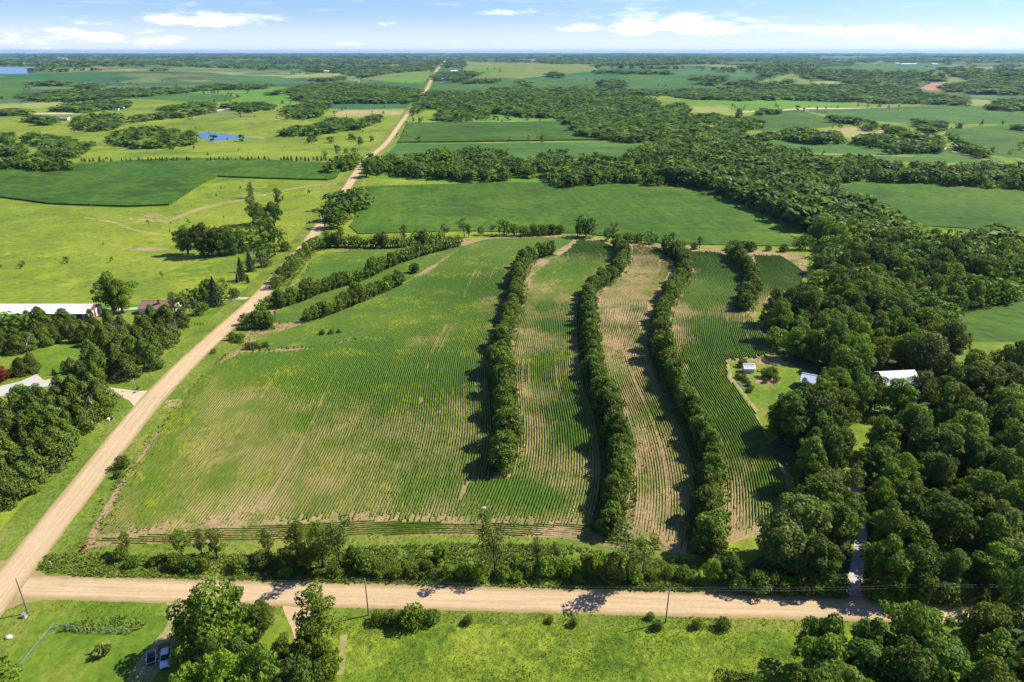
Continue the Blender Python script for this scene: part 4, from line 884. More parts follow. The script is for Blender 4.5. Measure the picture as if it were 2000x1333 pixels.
for px, py, h, tn, kd, wd_ in ((368, 497, 17, 'dark green', 'broad', 1.1), (398, 502, 19, 'dark green', 'broad', 1.15), (428, 500, 17, 'dark green', 'broad', .9), (452, 498, 17, 'dark green', 'broad', .8), (474, 493, 15, 'mid green', 'broad', .9), (500, 487, 14, 'mid green', 'broad', 1), (524, 478, 15, 'dark green', 'broad', 1), (546, 480, 12.5, 'mid green', 'broad', 1), (412, 500, 12, 'dark green', 'broad', 1), (515, 455, 14, 'dark green', 'broad', 1), (536, 442, 17, 'dark green', 'broad', 1), (520, 436, 13, 'dark green', 'broad', .9), (496, 438, 22, 'grey green', 'loose', 1), (505, 442, 17, 'grey green', 'loose', 1), (491, 387, 13, 'grey green', 'loose', 1), (544, 406, 15, 'dark green', 'loose', 1), (318, 545, 4, 'grey green', 'airy', 1)): T(kd, px, py, h, tn, G3, wd_)
G4 = 'grove between the gravel road and the crop'
for px, py, h, tn in ((645, 446, 14, 'dark green'), (662, 446, 13, 'dark green'), (650, 432, 14, 'dark green'), (668, 430, 15, 'dark green'), (684, 424, 15, 'dark green'), (698, 412, 15, 'dark green'), (708, 408, 14, 'mid green'), (675, 412, 15, 'dark green'), (690, 402, 14, 'mid green'), (662, 410, 14, 'dark green'), (700, 398, 13, 'dark green'), (722, 346, 15, 'dark green')): T('broad', px, py, h, tn, G4)
G5 = 'trees along the far edge of the bean field'
for px, py, h, tn, kd in ((668, 476, 11, 'olive green', 'loose'), (640, 480, 10, 'olive green', 'loose'), (790, 472, 11, 'grey green', 'loose'), (830, 474, 9, 'olive green', 'loose'), (870, 466, 9, 'grey green', 'airy'), (908, 463, 12, 'grey green', 'airy'), (915, 464, 9, 'olive green', 'loose'), (940, 460, 6, 'dark green', 'broad'), (960, 460, 7, 'grey green', 'airy'), (985, 460, 11.5, 'dark green', 'broad'), (1002, 461, 8, 'dark green', 'broad'), (1025, 461, 7, 'mid green', 'shrub'), (1042, 460, 7, 'dark green', 'shrub'), (1060, 459, 6.5, 'mid green', 'shrub'), (1078, 458, 7, 'dark green', 'shrub'), (1094, 457, 6, 'mid green', 'shrub'), (1138, 463, 14, 'dark green', 'broad'), (1152, 464, 13, 'dark green', 'broad'), (1128, 462, 8, 'olive green', 'loose'), (1198, 471, 12, 'grey green', 'airy'), (1188, 470, 8, 'dark green', 'broad'), (1225, 473, 6, 'mid green', 'shrub'), (1245, 474, 5.5, 'dark green', 'shrub'), (1272, 476, 8, 'mid green', 'broad'), (1312, 484, 10, 'grey green', 'loose'), (1330, 484, 5, 'mid green', 'shrub'), (1366, 486, 8, 'grey green', 'loose'), (1355, 487, 4, 'dark green', 'shrub'), (1430, 489, 6, 'dark green', 'shrub'), (1448, 490, 6, 'dark green', 'shrub'), (1464, 491, 6, 'dark green', 'shrub'), (1500, 490, 3.5, 'mid green', 'shrub'), (1530, 492, 4.5, 'dark green', 'shrub'), (1558, 488, 8, 'dark green', 'broad'), (1576, 488, 9, 'mid green', 'broad'), (810, 534, 5.5, 'dark green', 'shrub'), (630, 655, 2.2, 'dark green', 'shrub'), (647, 654, 2.0, 'dark green', 'shrub'), (662, 652, 1.8, 'dark green', 'shrub'), (520, 680, 2.5, 'dark green', 'shrub'), (500, 682, 2.8, 'olive green', 'shrub'), (486, 682, 2.6, 'olive green', 'shrub'), (470, 668, 3.4, 'olive green', 'shrub'), (455, 664, 3.0, 'olive green', 'shrub'), (493, 640, 5.5, 'olive green', 'broad'), (480, 634, 4.5, 'olive green', 'shrub'), (512, 612, 6.0, 'mid green', 'broad'), (545, 585, 5, 'mid green', 'shrub'), (526, 598, 4.5, 'olive green', 'shrub'), (240, 912, 3.2, 'dark green', 'shrub'), (232, 932, 1.8, 'dark green', 'shrub'), (418, 690, 1.6, 'olive green', 'shrub')): T(kd, px, py, h, tn, G5)
G6 = 'lawn trees and bushes by the white driveway'
for px, py, h, tn, kd in ((45, 733, 6.5, 'dark green', 'cedar'), (66, 728, 7.5, 'grey green', 'cedar'), (36, 730, 5, 'dark green', 'cedar'), (130, 730, 4.8, 'dark green', 'cedar'), (142, 728, 5.6, 'dark green', 'cedar'), (106, 732, 2.4, 'dark green', 'small_cedar'), (58, 775, 3.4, 'dark green', 'shrub'), (72, 770, 3.2, 'dark green', 'shrub'), (42, 772, 3.6, 'mid green', 'shrub'), (15, 737, 2.6, 'dark green', 'shrub'), (3, 745, 4.8, 'rust red', 'shrub'), (28, 768, 2.0, 'dark green', 'shrub')): T(kd, px, py, h, tn, G6)
# cedar plantations west of the road
def cedars(pts, hlo, hhi, group, seed):
    rg = np.random.default_rng(seed)
    for px, py in pts: T('cedar', px + rg.normal(0, 3), py + rg.normal(0, 2), rg.uniform(hlo, hhi), 'cedar' if rg.random() < .75 else 'olive green', group, rg.uniform(.95, 1.25))
G7 = 'cedar belt behind the long white-roofed barn'
cedars([(5, 668), (30, 672), (55, 680), (10, 690), (38, 690), (70, 682), (92, 672), (108, 668), (20, 655), (75, 660), (120, 655), (140, 660), (150, 668), (168, 668), (185, 672), (205, 672), (222, 668), (160, 650), (190, 652), (215, 650), (240, 655), (255, 662), (270, 668), (282, 674), (245, 672), (265, 645), (290, 655), (318, 662), (340, 650), (355, 640), (360, 630), (335, 668), (310, 672), (130, 640), (180, 638), (215, 635), (345, 628), (322, 635), (60, 645), (100, 648)], 5.6, 8.6, G7, 1)
G8 = 'cedar thicket beside the gravel road'
cedars([(180, 712), (205, 738), (228, 736), (252, 738), (190, 725), (300, 716), (282, 706), (262, 700), (240, 696), (225, 710), (210, 700), (275, 690), (305, 695), (322, 680), (298, 678), (335, 672), (190, 760), (168, 758), (180, 775), (196, 780)], 7, 10, G8, 2)
cedars([(10, 990), (0, 965), (30, 970), (55, 960), (20, 945), (45, 935), (75, 940), (100, 918), (70, 915), (0, 930), (30, 912), (60, 895), (92, 892), (120, 895), (10, 895), (140, 868), (112, 868), (85, 868), (55, 870), (25, 872), (0, 868), (165, 845), (138, 845), (110, 845), (80, 845), (50, 846), (20, 846), (186, 818), (160, 822), (132, 822), (105, 822), (75, 825), (45, 825), (200, 796), (175, 798), (148, 800), (120, 802), (5, 822), (92, 805), (205, 812), (150, 785), (128, 788)], 7, 10, G8, 3)
for px, py, h in ((150, 668, 9), (55, 690, 8), (228, 670, 10), (245, 666, 9)): T('dead', px, py, h, 'bare grey', G7)
for px, py, h in ((150, 655, 8.5),): T('loose', px, py, h, 'grey green', G7)
# row of small conifers along the tall corn
_rc = np.random.default_rng(77)
for px in list(range(160, 190, 8)) + [195, 204, 218, 240, 248, 256, 270, 278] + list(range(292, 352, 7)) + [362, 370] + list(range(405, 530, 8)) + list(range(548, 650, 8)) + [655, 674]:
    T('small_cedar', px + _rc.normal(0, 1.2), 316 - (px > 420) * 1.5 + _rc.normal(0, .8), _rc.uniform(3.5, 5.5), 'cedar', 'row of small conifers along the tall corn')
# single trees and little groves in the middle distance
G9 = 'scattered trees in the middle distance'
for pts, h in ((TL((1340, 640), (1400, 632), (1605, 668), (960, 838), (1190, 788), (1350, 790), (730, 470), (605, 475), (905, 460), (1385, 520), (1330, 545), (970, 660), (1060, 670), (1735, 800), (1850, 800), (1760, 790), (1575, 760), (1960, 780)), 9), (MM((172, 62), (218, 60), (265, 55), (100, 72)), 6), (TM((130, 795), (260, 790), (295, 795), (300, 810), (360, 790), (170, 850), (20, 795), (1045, 668), (1123, 672), (1230, 672), (905, 674), (745, 675), (635, 676), (845, 674), (970, 672), (1000, 673)), 8),
               (TR((735, 615), (1640, 720), (1470, 470), (1980, 838), (1605, 790), (1575, 785), (410, 645)), 10), (MR((605, 45), (885, 55), (812, 50)), 3)):
    for px, py in pts: T('broad', px, py, h, TONES[int(_rc.integers(0, 3))], G9)
T('loose', *TR((400, 690))[0], 26, 'grey green', G9)
# shrubs of the kitchen garden
for px, py, h, tn in ((1448, 717, 2.4, 'dark green'), (1452, 713, 2.2, 'dark green'), (1497, 737, 3.2, 'mid green'), (1508, 734, 3.0, 'mid green'), (1503, 741, 2.4, 'dark green'), (1516, 746, 2.0, 'mid green'), (1494, 748, 1.6, 'dark green'), (1440, 738, 1.6, 'grey green'), (1446, 742, 1.6, 'grey green'), (1451, 739, 1.7, 'grey green'), (1457, 747, 1.5, 'mid green'), (1461, 754, 1.5, 'dark green'), (1466, 761, 1.5, 'dark green'), (1463, 766, 1.5, 'grey green'), (1455, 743, 1.4, 'grey green')):
    T('shrub', px, py, h, tn, 'kitchen garden shrubs')
# yard trees round the barn in the woods
for px, py, h, tn, kd, wd_ in ((1748, 812, 12, 'bright green', 'broad', 1.15), (1790, 800, 13, 'grey green', 'loose', 1.2), (1850, 800, 14, 'dark green', 'broad', 1.1), (1700, 800, 11, 'olive green', 'broad', 1), (1675, 812, 12, 'mid green', 'broad', 1), (1640, 790, 11, 'mid green', 'broad', 1), (1670, 740, 12, 'dark green', 'broad', 1), (1640, 745, 12, 'mid green', 'broad', 1), (1715, 725, 8, 'grey green', 'cedar', 1)): T(kd, px, py, h, tn, 'trees round the barn in the woods', wd_)
for px, py, h, tn in ((1540, 840, 10.5, 'dark green'), (1575, 846, 11.5, 'olive green'), (1610, 842, 11.5, 'mid green'), (1642, 832, 11, 'olive green'), (1606, 800, 9.5, 'olive green'), (1560, 806, 8.5, 'dark green'), (1632, 792, 10.5, 'mid green'), (1585, 800, 8.5, 'mid green'), (1628, 770, 9, 'olive green'), (1520, 850, 10, 'mid green')): T('broad', px, py, h, tn, 'trees round the barn in the woods')
for px, py, h, kd in ((1722, 1072, 9.5, 'dead'), (1742, 1080, 8, 'dead'), (1652, 1012, 12, 'airy'), (1632, 985, 12, 'airy'), (1700, 985, 9, 'dead')): T(kd, px, py, h, 'bare grey' if kd == 'dead' else 'grey green', 'bare trees by the shady driveway')
for q in range(34):
    px = (1440 + q * 13) if q < 16 else (1702 + (q - 16) * 16); py = (1150 + q * .6) if q < 16 else 1166 + (q - 16) * .6
    T('shrub', px + _rc.normal(0, 3), py + _rc.normal(0, 2), _rc.uniform(2.6, 4.6), TONES[int(_rc.integers(0, 4))], 'bushes crowding the dirt road below the woods')
for px, py, h, tn in ((1602, 778, 8.5, 'mid green'), (1566, 784, 7, 'olive green')): T('broad', px, py, h, tn, 'trees round the barn in the woods')
# woods
AV2 = AVOID + CLEAR
AVOID[:] = AV2
scatter(WOOD_SOUTH, 7.2, 10.5, 15, (3, 3, 2.5, 3, 1), 'trees of the southern wood', seed=1)
scatter(WOOD_LOW, 7.0, 10, 15, (3, 3, 3, 1.5, 1.5), 'trees of the wood west of the shady driveway', seed=2)
scatter(WOOD_EAST, 7.2, 10, 15, (3, 3, 3, 1.5, 1), 'trees of the wood east of the shady driveway', seed=3, hh=1)
scatter(WOOD_MAIN, 7.8, 7.5, 16, (3.5, 3.2, 2.2, 1.6, .8), 'trees of the long creek wood', seed=4, hh=3)
def wood(pts, hlo=5.0, hhi=12.0, seed=0, probs=(5, 3.5, .8, .3, 0), dens=1.0):
    d = np.hypot(*ground(pts, 4).T); st = max(8.5, float(np.median(d)) * 0.0105) / dens
    n0 = len(TREES); scatter(pts, st, hlo, hhi, probs, 'distant woods', seed=seed, hh=7 if np.median(d) > 700 else 4)
    for q in TREES[n0:]: q[6] = max(1.0, st / 8.5)
for i, pts in enumerate((
    TL((110, 525), (420, 492), (640, 492), (830, 490), (1100, 482), (1200, 465), (1500, 470), (1460, 487), (1130, 497), (900, 517), (820, 527), (650, 532), (400, 560), (120, 545)),
    TL((430, 572), (640, 555), (720, 565), (690, 600), (560, 600), (480, 618), (400, 610), (250, 602)),
    TL((140, 655), (260, 640), (310, 650), (300, 690), (150, 665)), TL((395, 650), (660, 640), (680, 672), (600, 710), (500, 712), (400, 692)),
    TL((690, 650), (960, 630), (1080, 612), (1195, 590), (1190, 610), (1000, 640), (740, 660)), TL((1010, 580), (1180, 570), (1190, 585), (1020, 600)), TL((900, 595), (1000, 590), (1000, 608), (900, 606)),
    TL((0, 600), (120, 610), (150, 625), (0, 632)), TL((600, 760), (690, 745), (670, 790), (615, 785)), TL((700, 722), (800, 706), (960, 722), (1040, 745), (1085, 725), (1090, 780), (900, 802), (760, 802), (680, 785)),
    TL((-40, 790), (20, 750), (60, 745), (80, 770), (0, 800)), TL((120, 770), (180, 748), (320, 765), (400, 760), (430, 790), (520, 792), (515, 812), (450, 830), (420, 850), (260, 855), (240, 830), (290, 810), (200, 790)),
    TL((-20, 830), (40, 820), (130, 830), (140, 850), (60, 850)), ML((-20, 30), (70, 20), (180, 10), (300, 30), (330, 60), (240, 80), (150, 60), (60, 50), (0, 75)), ML((340, 40), (390, 40), (380, 70), (345, 65)),
    TL((1590, 605), (1700, 575), (1805, 600), (1780, 642), (1620, 646)), TL((1520, 735), (1700, 702), (1880, 660), (2000, 670), (2110, 640), (2120, 662), (2000, 700), (1750, 735), (1570, 740)),
    TL((1480, 510), (1590, 505), (1600, 520), (1480, 522)), TL((1600, 512), (1700, 482), (2000, 480), (2180, 500), (2250, 520), (2240, 562), (2100, 565), (2000, 562), (1850, 565), (1830, 590), (1750, 560), (1660, 545)),
    TL((1240, 585), (1400, 575), (1560, 580), (1500, 600), (1380, 610)), TL((160, 460), (360, 455), (400, 470), (200, 472)), TL((430, 475), (540, 470), (540, 488), (440, 490)),
    TM((570, 645), (640, 530), (700, 508), (900, 512), (1200, 500), (1500, 522), (1900, 542), (1960, 562), (1950, 612), (1750, 640), (1620, 640), (1250, 640), (1010, 612), (1000, 642), (900, 657), (720, 662), (735, 600), (650, 588), (605, 622)),
    TM((1000, 492), (1300, 487), (1600, 490), (1800, 500), (2050, 502), (2050, 524), (1600, 520), (1200, 505)), TM((-20, 470), (200, 462), (640, 500), (610, 520), (640, 560), (400, 565), (130, 562), (100, 600), (-10, 590)),
    TM((20, 440), (180, 430), (220, 435), (100, 455)), TM((700, 440), (720, 400), (850, 400), (980, 400), (920, 422), (850, 450)), TM((870, 450), (1090, 440), (1080, 455), (880, 462)), TM((1620, 490), (1650, 442), (1760, 452), (1772, 486)), TM((1190, 445), (1215, 445), (1245, 482), (1225, 485)), TM((1340, 420), (1380, 395), (1430, 420), (1400, 430)),
    TM((1600, 392), (1850, 390), (2050, 400), (2050, 412), (1850, 405), (1620, 402)), TM((-10, 368), (300, 368), (700, 372), (690, 388), (450, 405), (330, 428), (280, 425), (200, 402), (-10, 405)),
    TM((1410, 645), (1500, 630), (1960, 612), (2000, 600), (2050, 610), (2050, 745), (1800, 772), (1500, 737), (1470, 692)), MM((150, 65), (330, 68), (560, 62), (800, 42), (950, 35), (1100, 55), (1165, 92), (1165, 172), (900, 175), (560, 150), (400, 138), (340, 128), (120, 110)), MM((1170, 110), (1280, 100), (1280, 180), (1170, 175)),
    MM((1285, 60), (1420, 50), (1470, 90), (1600, 60), (1750, 72), (1860, 30), (2000, 0), (2010, 195), (1700, 192), (1400, 210), (1360, 195), (1285, 150)), MM((100, 125), (130, 115), (130, 165), (100, 150)), MM((1860, 20), (1900, 0), (2010, -20), (2010, 60), (1870, 65)),
    TR((0, 505), (300, 492), (430, 462), (900, 472), (1150, 472), (1400, 497), (1700, 542), (1700, 575), (1350, 565), (950, 555), (560, 545), (430, 550), (100, 542)),
    TR((755, 432), (800, 395), (900, 412), (1100, 402), (1400, 402), (1560, 422), (1570, 450), (1400, 438), (1395, 480), (1200, 490), (1000, 450), (860, 430)), TR((1560, 400), (1720, 410), (2050, 410), (2050, 518), (1800, 516), (1580, 502), (1520, 480), (1700, 455), (1700, 440)),
    TR((440, 772), (550, 737), (620, 742), (600, 758), (450, 772)), TR((630, 750), (700, 722), (860, 722), (880, 742), (1010, 745), (1012, 775), (860, 782), (720, 765)), TR((1045, 782), (1080, 750), (1200, 747), (1280, 772), (1440, 792), (1520, 770), (1540, 800), (1530, 825), (1260, 832), (1240, 805)),
    TR((890, 638), (920, 645), (1080, 668), (1090, 682), (930, 660)), TR((1110, 690), (1175, 685), (1178, 708), (1110, 708)), TR((1195, 695), (1220, 690), (1360, 735), (1540, 775), (1540, 792), (1350, 760), (1250, 725)), TR((1390, 670), (1420, 655), (1460, 690), (1555, 675), (1555, 712), (1500, 725), (1430, 722)),
    TR((1610, 790), (1640, 785), (1730, 825), (1720, 838), (1640, 810)), TR((1730, 830), (1800, 838), (1800, 852), (1740, 848)), TR((1930, 690), (2030, 692), (2030, 712), (1935, 710)), TR((-20, 600), (60, 575), (100, 585), (130, 605), (60, 640), (200, 640), (300, 640), (430, 662), (560, 690), (430, 702), (445, 800), (430, 832), (180, 822), (60, 825), (-20, 857)),
    TR((1780, 590), (1900, 552), (2030, 557), (2030, 606), (1850, 602)), TR((160, 430), (200, 420), (330, 425), (330, 455), (260, 470), (170, 460)), TR((330, 460), (500, 440), (620, 390), (620, 405), (480, 470), (420, 478)), TR((510, 620), (640, 602), (645, 618), (520, 630)), TR((570, 458), (700, 445), (705, 460), (580, 470)), TR((650, 320), (1000, 345), (1060, 350), (1000, 365), (650, 370)),
    MR((975, 165), (1000, 62), (1160, 72), (1200, 112), (1480, 122), (2060, 112), (2060, 222), (1500, 188), (1180, 178), (1000, 182)), MR((350, 30), (420, 25), (640, 60), (480, 45)), TR((420, 590), (432, 590), (440, 600), (420, 600)))):
    wood(pts, seed=40 + i)
print('trees', len(TREES), _t.time() - _T0)

# ------------------------------------------------------------------ landmarks used by the labels, number words
LAND = {}
def landmark(px, py, text): LAND[text] = ground([(px, py)])[0]
landmark(325, 1285, 'the white car on the dirt drive'); landmark(100, 1100, 'the striped marker sign at the junction'); landmark(262, 768, 'the post with the white flag'); landmark(30, 628, 'the long white-roofed barn'); landmark(302, 612, 'the brown-roofed house')
landmark(430, 267, 'the blue pond'); landmark(1757, 765, 'the barn in the woods'); landmark(1463, 730, 'the garden shed'); landmark(1668, 1150, 'the shady driveway mouth'); landmark(1811, 826, 'the small brown-roofed shed'); landmark(720, 1202, 'the utility pole beside the shrubs'); landmark(1300, 1216, 'the utility pole on the rough grass')
landmark(187, 830, 'the utility pole below the flag post'); landmark(1880, 600, 'the small bean field among the trees'); landmark(1590, 464, 'the eastern tip of the big green crop'); landmark(1050, 459, 'the top edge of the bean field'); landmark(1809, 1187, 'the utility pole among the trees'); landmark(484, 583, 'the upper white driveway mouth'); landmark(1580, 750, 'the blue metal roof')
_w1 = 'first second third fourth fifth sixth seventh eighth ninth tenth eleventh twelfth thirteenth fourteenth fifteenth sixteenth seventeenth eighteenth nineteenth'.split()
_w10 = {2: ('twenty', 'twentieth'), 3: ('thirty', 'thirtieth'), 4: ('forty', 'fortieth'), 5: ('fifty', 'fiftieth'), 6: ('sixty', 'sixtieth'), 7: ('seventy', 'seventieth'), 8: ('eighty', 'eightieth'), 9: ('ninety', 'ninetieth')}
def ordinal(n):
    if n < 20: return _w1[n - 1]
    if n < 100: return _w10[n // 10][1] if n % 10 == 0 else _w10[n // 10][0] + '-' + _w1[n % 10 - 1]
    return f'{n}th'
# ------------------------------------------------------------------ trees become objects: the largest in view one by one, the rest one mass
WORD = {'broad': ('deciduous_tree', 'broad leafy tree', 'tree'), 'loose': ('slender_tree', 'slender loose-crowned tree', 'tree'), 'airy': ('sparse_tree', 'half-bare tree', 'tree'), 'cedar': ('cedar_tree', 'bushy cedar', 'tree'), 'spruce': ('spruce_tree', 'pointed spruce', 'tree'), 'dead': ('dead_tree', 'bare dead tree', 'tree'),
        'shrub': ('shrub', 'rounded shrub', 'shrub'), 'small_cedar': ('young_conifer', 'small dark conifer', 'tree'), 'tuft': ('ornamental_grass', 'clump of tall arching grass', 'plant')}
LIMIT = {'broad': 300}
for t in TREES:
    d = math.hypot(t[1], t[2]); t.append(t[3] / d)
    fw = t[2] * math.cos(PITCH) + (CAMZ - 6) * math.sin(PITCH); up_ = t[2] * math.sin(PITCH) - (CAMZ - 6) * math.cos(PITCH); t.append(bool(fw > 0 and abs(t[1] / max(fw, 1)) < .79 and up_ / max(fw, 1) > -.56))
by = {}
for t in TREES: by.setdefault(t[0], []).append(t)
OBJ = []; MASS = []
for k, L in by.items():
    L = sorted(L, key=lambda t: (-t[8], -t[7])); n = LIMIT.get(k, 300); OBJ += L[:n]; MASS += L[n:]
def crown_mat(kind, tone):
    if kind in ('cedar', 'small_cedar') and tone in ('cedar', 'dark green'): return LEAF['cedar']
    return LEAF.get(tone, LEAF['mid green'])
used = set()
posk = {}
for t in OBJ: posk.setdefault((t[0], t[4]), []).append((t[1], t[2]))
posk = {k: np.array(v) for k, v in posk.items()}
def tree_label(t):
    kind, x, y, tone = t[0], t[1], t[2], t[4]
    P = posk[(kind, tone)]; best = sorted(LAND, key=lambda k: np.hypot(*(LAND[k] - (x, y))))[:6]
    tn = '' if tone in ('cedar', 'bare grey', 'blue green') else tone + ' '
    cand = []
    for k in best:
        c = LAND[k]; rank = int((np.hypot(P[:, 0] - c[0], P[:, 1] - c[1]) < np.hypot(x - c[0], y - c[1]) - 1e-6).sum()) + 1
        cand.append((rank, k))
    for rank, k in sorted(cand):
        lab = (f'{tn}{WORD[kind][1]}, the closest to {k}' if rank == 1 else f'{ordinal(rank)} closest {tn}{WORD[kind][1]} to {k}')
        if lab not in used: used.add(lab); return lab
    return lab
def place_tree(kind, x, y, h, tone, group, wide, label, cat, name, cmat, rg, sink=0.0):
    cm_, tm, vh, vr = VAR[kind][int(rg.integers(len(VAR[kind])))]
    s = h / vh; o = thing(name, label, cat, (x, y, float(H(x, y)) - sink), rg.uniform(0, 6.283), group)
    o.scale = (s * wide, s * wide, s)
    for nm, me in (('crown', cm_), ('trunk', tm)):
        if me is None: continue
        c = bpy.data.objects.new(nm, me); C.objects.link(c); c.parent = o
        if nm == 'crown' and cmat is not None:
            c.material_slots[0].link = 'OBJECT'; c.material_slots[0].material = cmat
    return o
trg = np.random.default_rng(404)
for t in OBJ:
    wide = t[6] * trg.uniform(.92, 1.12)
    if t[0] == 'broad' and t[3] < 9: wide *= 1.05
    place_tree(t[0], t[1], t[2], t[3], t[4], t[5], wide, tree_label(t), WORD[t[0]][2], WORD[t[0]][0], crown_mat(t[0], t[4]), trg)
hord = sorted(HTREES, key=lambda q: -q[4] / math.hypot(q[2], q[3]))
HOBJ = hord[:300]; HMASS = hord[300:]
for k, n, x, y, s in sorted(HOBJ, key=lambda q: (q[0], q[1])):
    end = 'road' if k in ('upper', 'lower2', 'top') else 'near'
    desc = HEDGE[k][1]
    lab = (f'bushy tree, {ordinal(n)} from the {end} end of the {desc}') if k != 'lower' else f'bushy tree, {("nearer the gravel road", "farther from the gravel road")[n - 1]} of the pair below the long slanting windbreak'
    place_tree('hedge', x, y, 6.6 * s, 'hedge', desc if k != 'lower' else 'pair below the long slanting windbreak', 1.05, lab, 'tree', 'windbreak_tree', LEAF['hedge'], trg)
# --- mass of the remaining trees
def lod(nl, nleaf, size, seed, r=5.2, h=13, clear=1.0):
    rg = np.random.default_rng(seed); L = []
    jit = .62 if seed < 1020 else .30
    for i in range(nl):
        t = (i + rg.random()) / nl; prof = math.sin(math.pi * (0.10 + 0.78 * t)) ** .7; a = i * 2.4 + rg.uniform(-.5, .5); q = r * prof * math.sqrt(rg.uniform(.2, 1)) * .85; lr = r * rg.uniform(.30, .46)
        L.append((q * math.cos(a), q * math.sin(a), clear + (h - clear) * (.1 + .78 * t), lr, lr, lr * .85))
    L.append((0, 0, h - r * .36, r * .42, r * .42, r * .36))
    V, F, tt = lobes_crown(L, nleaf, size, seed + 1, fill=.1, jit=jit)
    return V, F, (tt if seed < 1020 else .5 + (tt - .5) * .45)
LOD = [[lod(30, 600, 0.74, 1000 + i) for i in range(4)], [lod(22, 235, 1.06, 1010 + i) for i in range(4)], [lod(12, 120, 1.5, 1020 + i) for i in range(4)], [lod(8, 28, 2.7, 1040 + i) for i in range(4)]]
def merge(name, items, label, cat, toneof):
    """items: x, y, h, width, tone name, lod"""
    mats = []; Vs = []; Fs = []; Ts = []; Ms = []; base = 0
    rg = np.random.default_rng(len(items))
    groups = {}
    for it in items: groups.setdefault((it[5], int(rg.integers(4)), it[4]), []).append(it)
    for (l, v, tn), its in groups.items():
        cv, cf, ct = LOD[l][v]; m_ = toneof(tn)
        if m_ not in mats: mats.append(m_)
        n = len(its); A = np.array([(i[0], i[1], i[2], i[3]) for i in its]); rot = rg.uniform(0, 6.283, n)
        ca, sa = np.cos(rot)[:, None], np.sin(rot)[:, None]; s = A[:, 2:3] / 13; wv_ = s * A[:, 3:4]
        X = (cv[None, :, 0] * ca - cv[None, :, 1] * sa) * wv_ + A[:, :1]; Y = (cv[None, :, 0] * sa + cv[None, :, 1] * ca) * wv_ + A[:, 1:2]
        Zz = cv[None, :, 2] * s + H(A[:, 0], A[:, 1])[:, None]
        Vs.append(np.stack([X, Y, Zz], 2).reshape(-1, 3)); k = len(cv)
        Fs.append((cf[None] + (np.arange(n) * k)[:, None, None] + base).reshape(-1, 4)); base += n * k
        Ts.append(np.clip(ct[None] * .8 + rg.uniform(-.22, .30, (n, 1)), 0, 1).reshape(-1)); Ms.append(np.full(n * len(cf), mats.index(m_), np.int32))
    me = mesh_np(name, np.vstack(Vs), np.vstack(Fs), mats[0], np.concatenate(Ts))
    for m_ in mats[1:]: me.materials.append(m_)
    me.polygons.foreach_set('material_index', np.concatenate(Ms)); me.update()
    o = bpy.data.objects.new(name, me); C.objects.link(o); tag(o, label, cat, kind='stuff'); return o
items = []
for t in MASS:
    d = math.hypot(t[1], t[2]); l = 0 if d < 300 else (1 if d < 480 else (2 if d < 1000 else 3))
    tn = t[4] if l < 2 else ('dark green' if trg.random() < .72 else 'mid green')
    items.append((t[1], t[2], t[3], t[6] * trg.uniform(.8, 1.3) * (1.08, 1.15, 1.5, 1.6)[l], tn, l))
items += [(x, y, 6.6 * s * 1.05, 1.05, 'hedge', 0 if math.hypot(x, y) < 300 else 1) for k, n, x, y, s in HMASS]
# woods beyond the fields one can tell apart: by chance along creeks and lanes, thicker with distance
frg = np.random.default_rng(55); N_ = 26000
azr = frg.uniform(-R(41), R(41), N_); dr = np.exp(frg.uniform(math.log(1500), math.log(32000), N_)); fx = dr * np.sin(azr); fy = dr * np.cos(azr)
mask = fbm(fx + 50000, fy * 1.7 + 90000, 620) + .45 * fbm(fx + 90000, fy + 70000, 2600) > np.interp(dr, [1500, 2400, 4000, 8000, 30000], [1.2, 1.0, .76, .66, .60])
for r_ in REG:
    if r_[0] not in ('verge',): mask &= ~inside(fx, fy, r_[3])
fx, fy, dr = fx[mask], fy[mask], dr[mask]
for x, y, d in zip(fx, fy, dr):
    wdt = max(1.0, d * .0042 / 5.2); items.append((x, y, frg.uniform(9, 14) * min(1.0 + d / 30000, 1.6), wdt, ('dark green', 'mid green', 'dark green', 'dark green')[int(frg.integers(4))], 3))
for r_ in REG:                                                  # trees along the far field edges
    if r_[0].split('_')[0] in ('crop', 'hay', 'soybean', 'pasture', 'corn', 'stubble', 'meadow', 'country') :
        Pp = np.vstack([r_[3], r_[3][:1]])
        for a, b in zip(Pp[:-1], Pp[1:]):
            L_ = np.hypot(*(b - a)); dd = np.hypot(*((a + b) / 2))
            if dd < 950 or frg.random() < .35: continue
            for k in range(int(L_ / (dd * .02))):
                if frg.random() < .55: continue
                q = a + (b - a) * frg.random() + frg.normal(0, 3 + dd * .002, 2); items.append((q[0], q[1], frg.uniform(4, 10), max(.8, dd * .0028 / 5.2), ('dark green', 'mid green', 'olive green')[int(frg.integers(3))], 3))
# scattered small trees and bushes on the middle-distance pastures
nq = 480; qa = frg.uniform(-R(40), R(40), nq); qd = np.exp(frg.uniform(math.log(430), math.log(3000), nq)); qx = qd * np.sin(qa); qy = qd * np.cos(qa)
ok = fbm(qx, qy, 120) > .52
for r_ in REG:
    if r_[0] not in ('meadow', 'pasture'): ok &= ~inside(qx, qy, r_[3])
for x, y, d in zip(qx[ok], qy[ok], qd[ok]): items.append((x, y, frg.uniform(1.2, 4.0), 1.0, ('dark green', 'mid green')[int(frg.integers(2))], 3))
merge('woods', items, 'leafy woods of the creek valleys and the far farmland', 'woods', lambda tn: LEAF.get(tn, LEAF['mid green']))
print('objects', len(OBJ), 'mass', len(items), _t.time() - _T0)

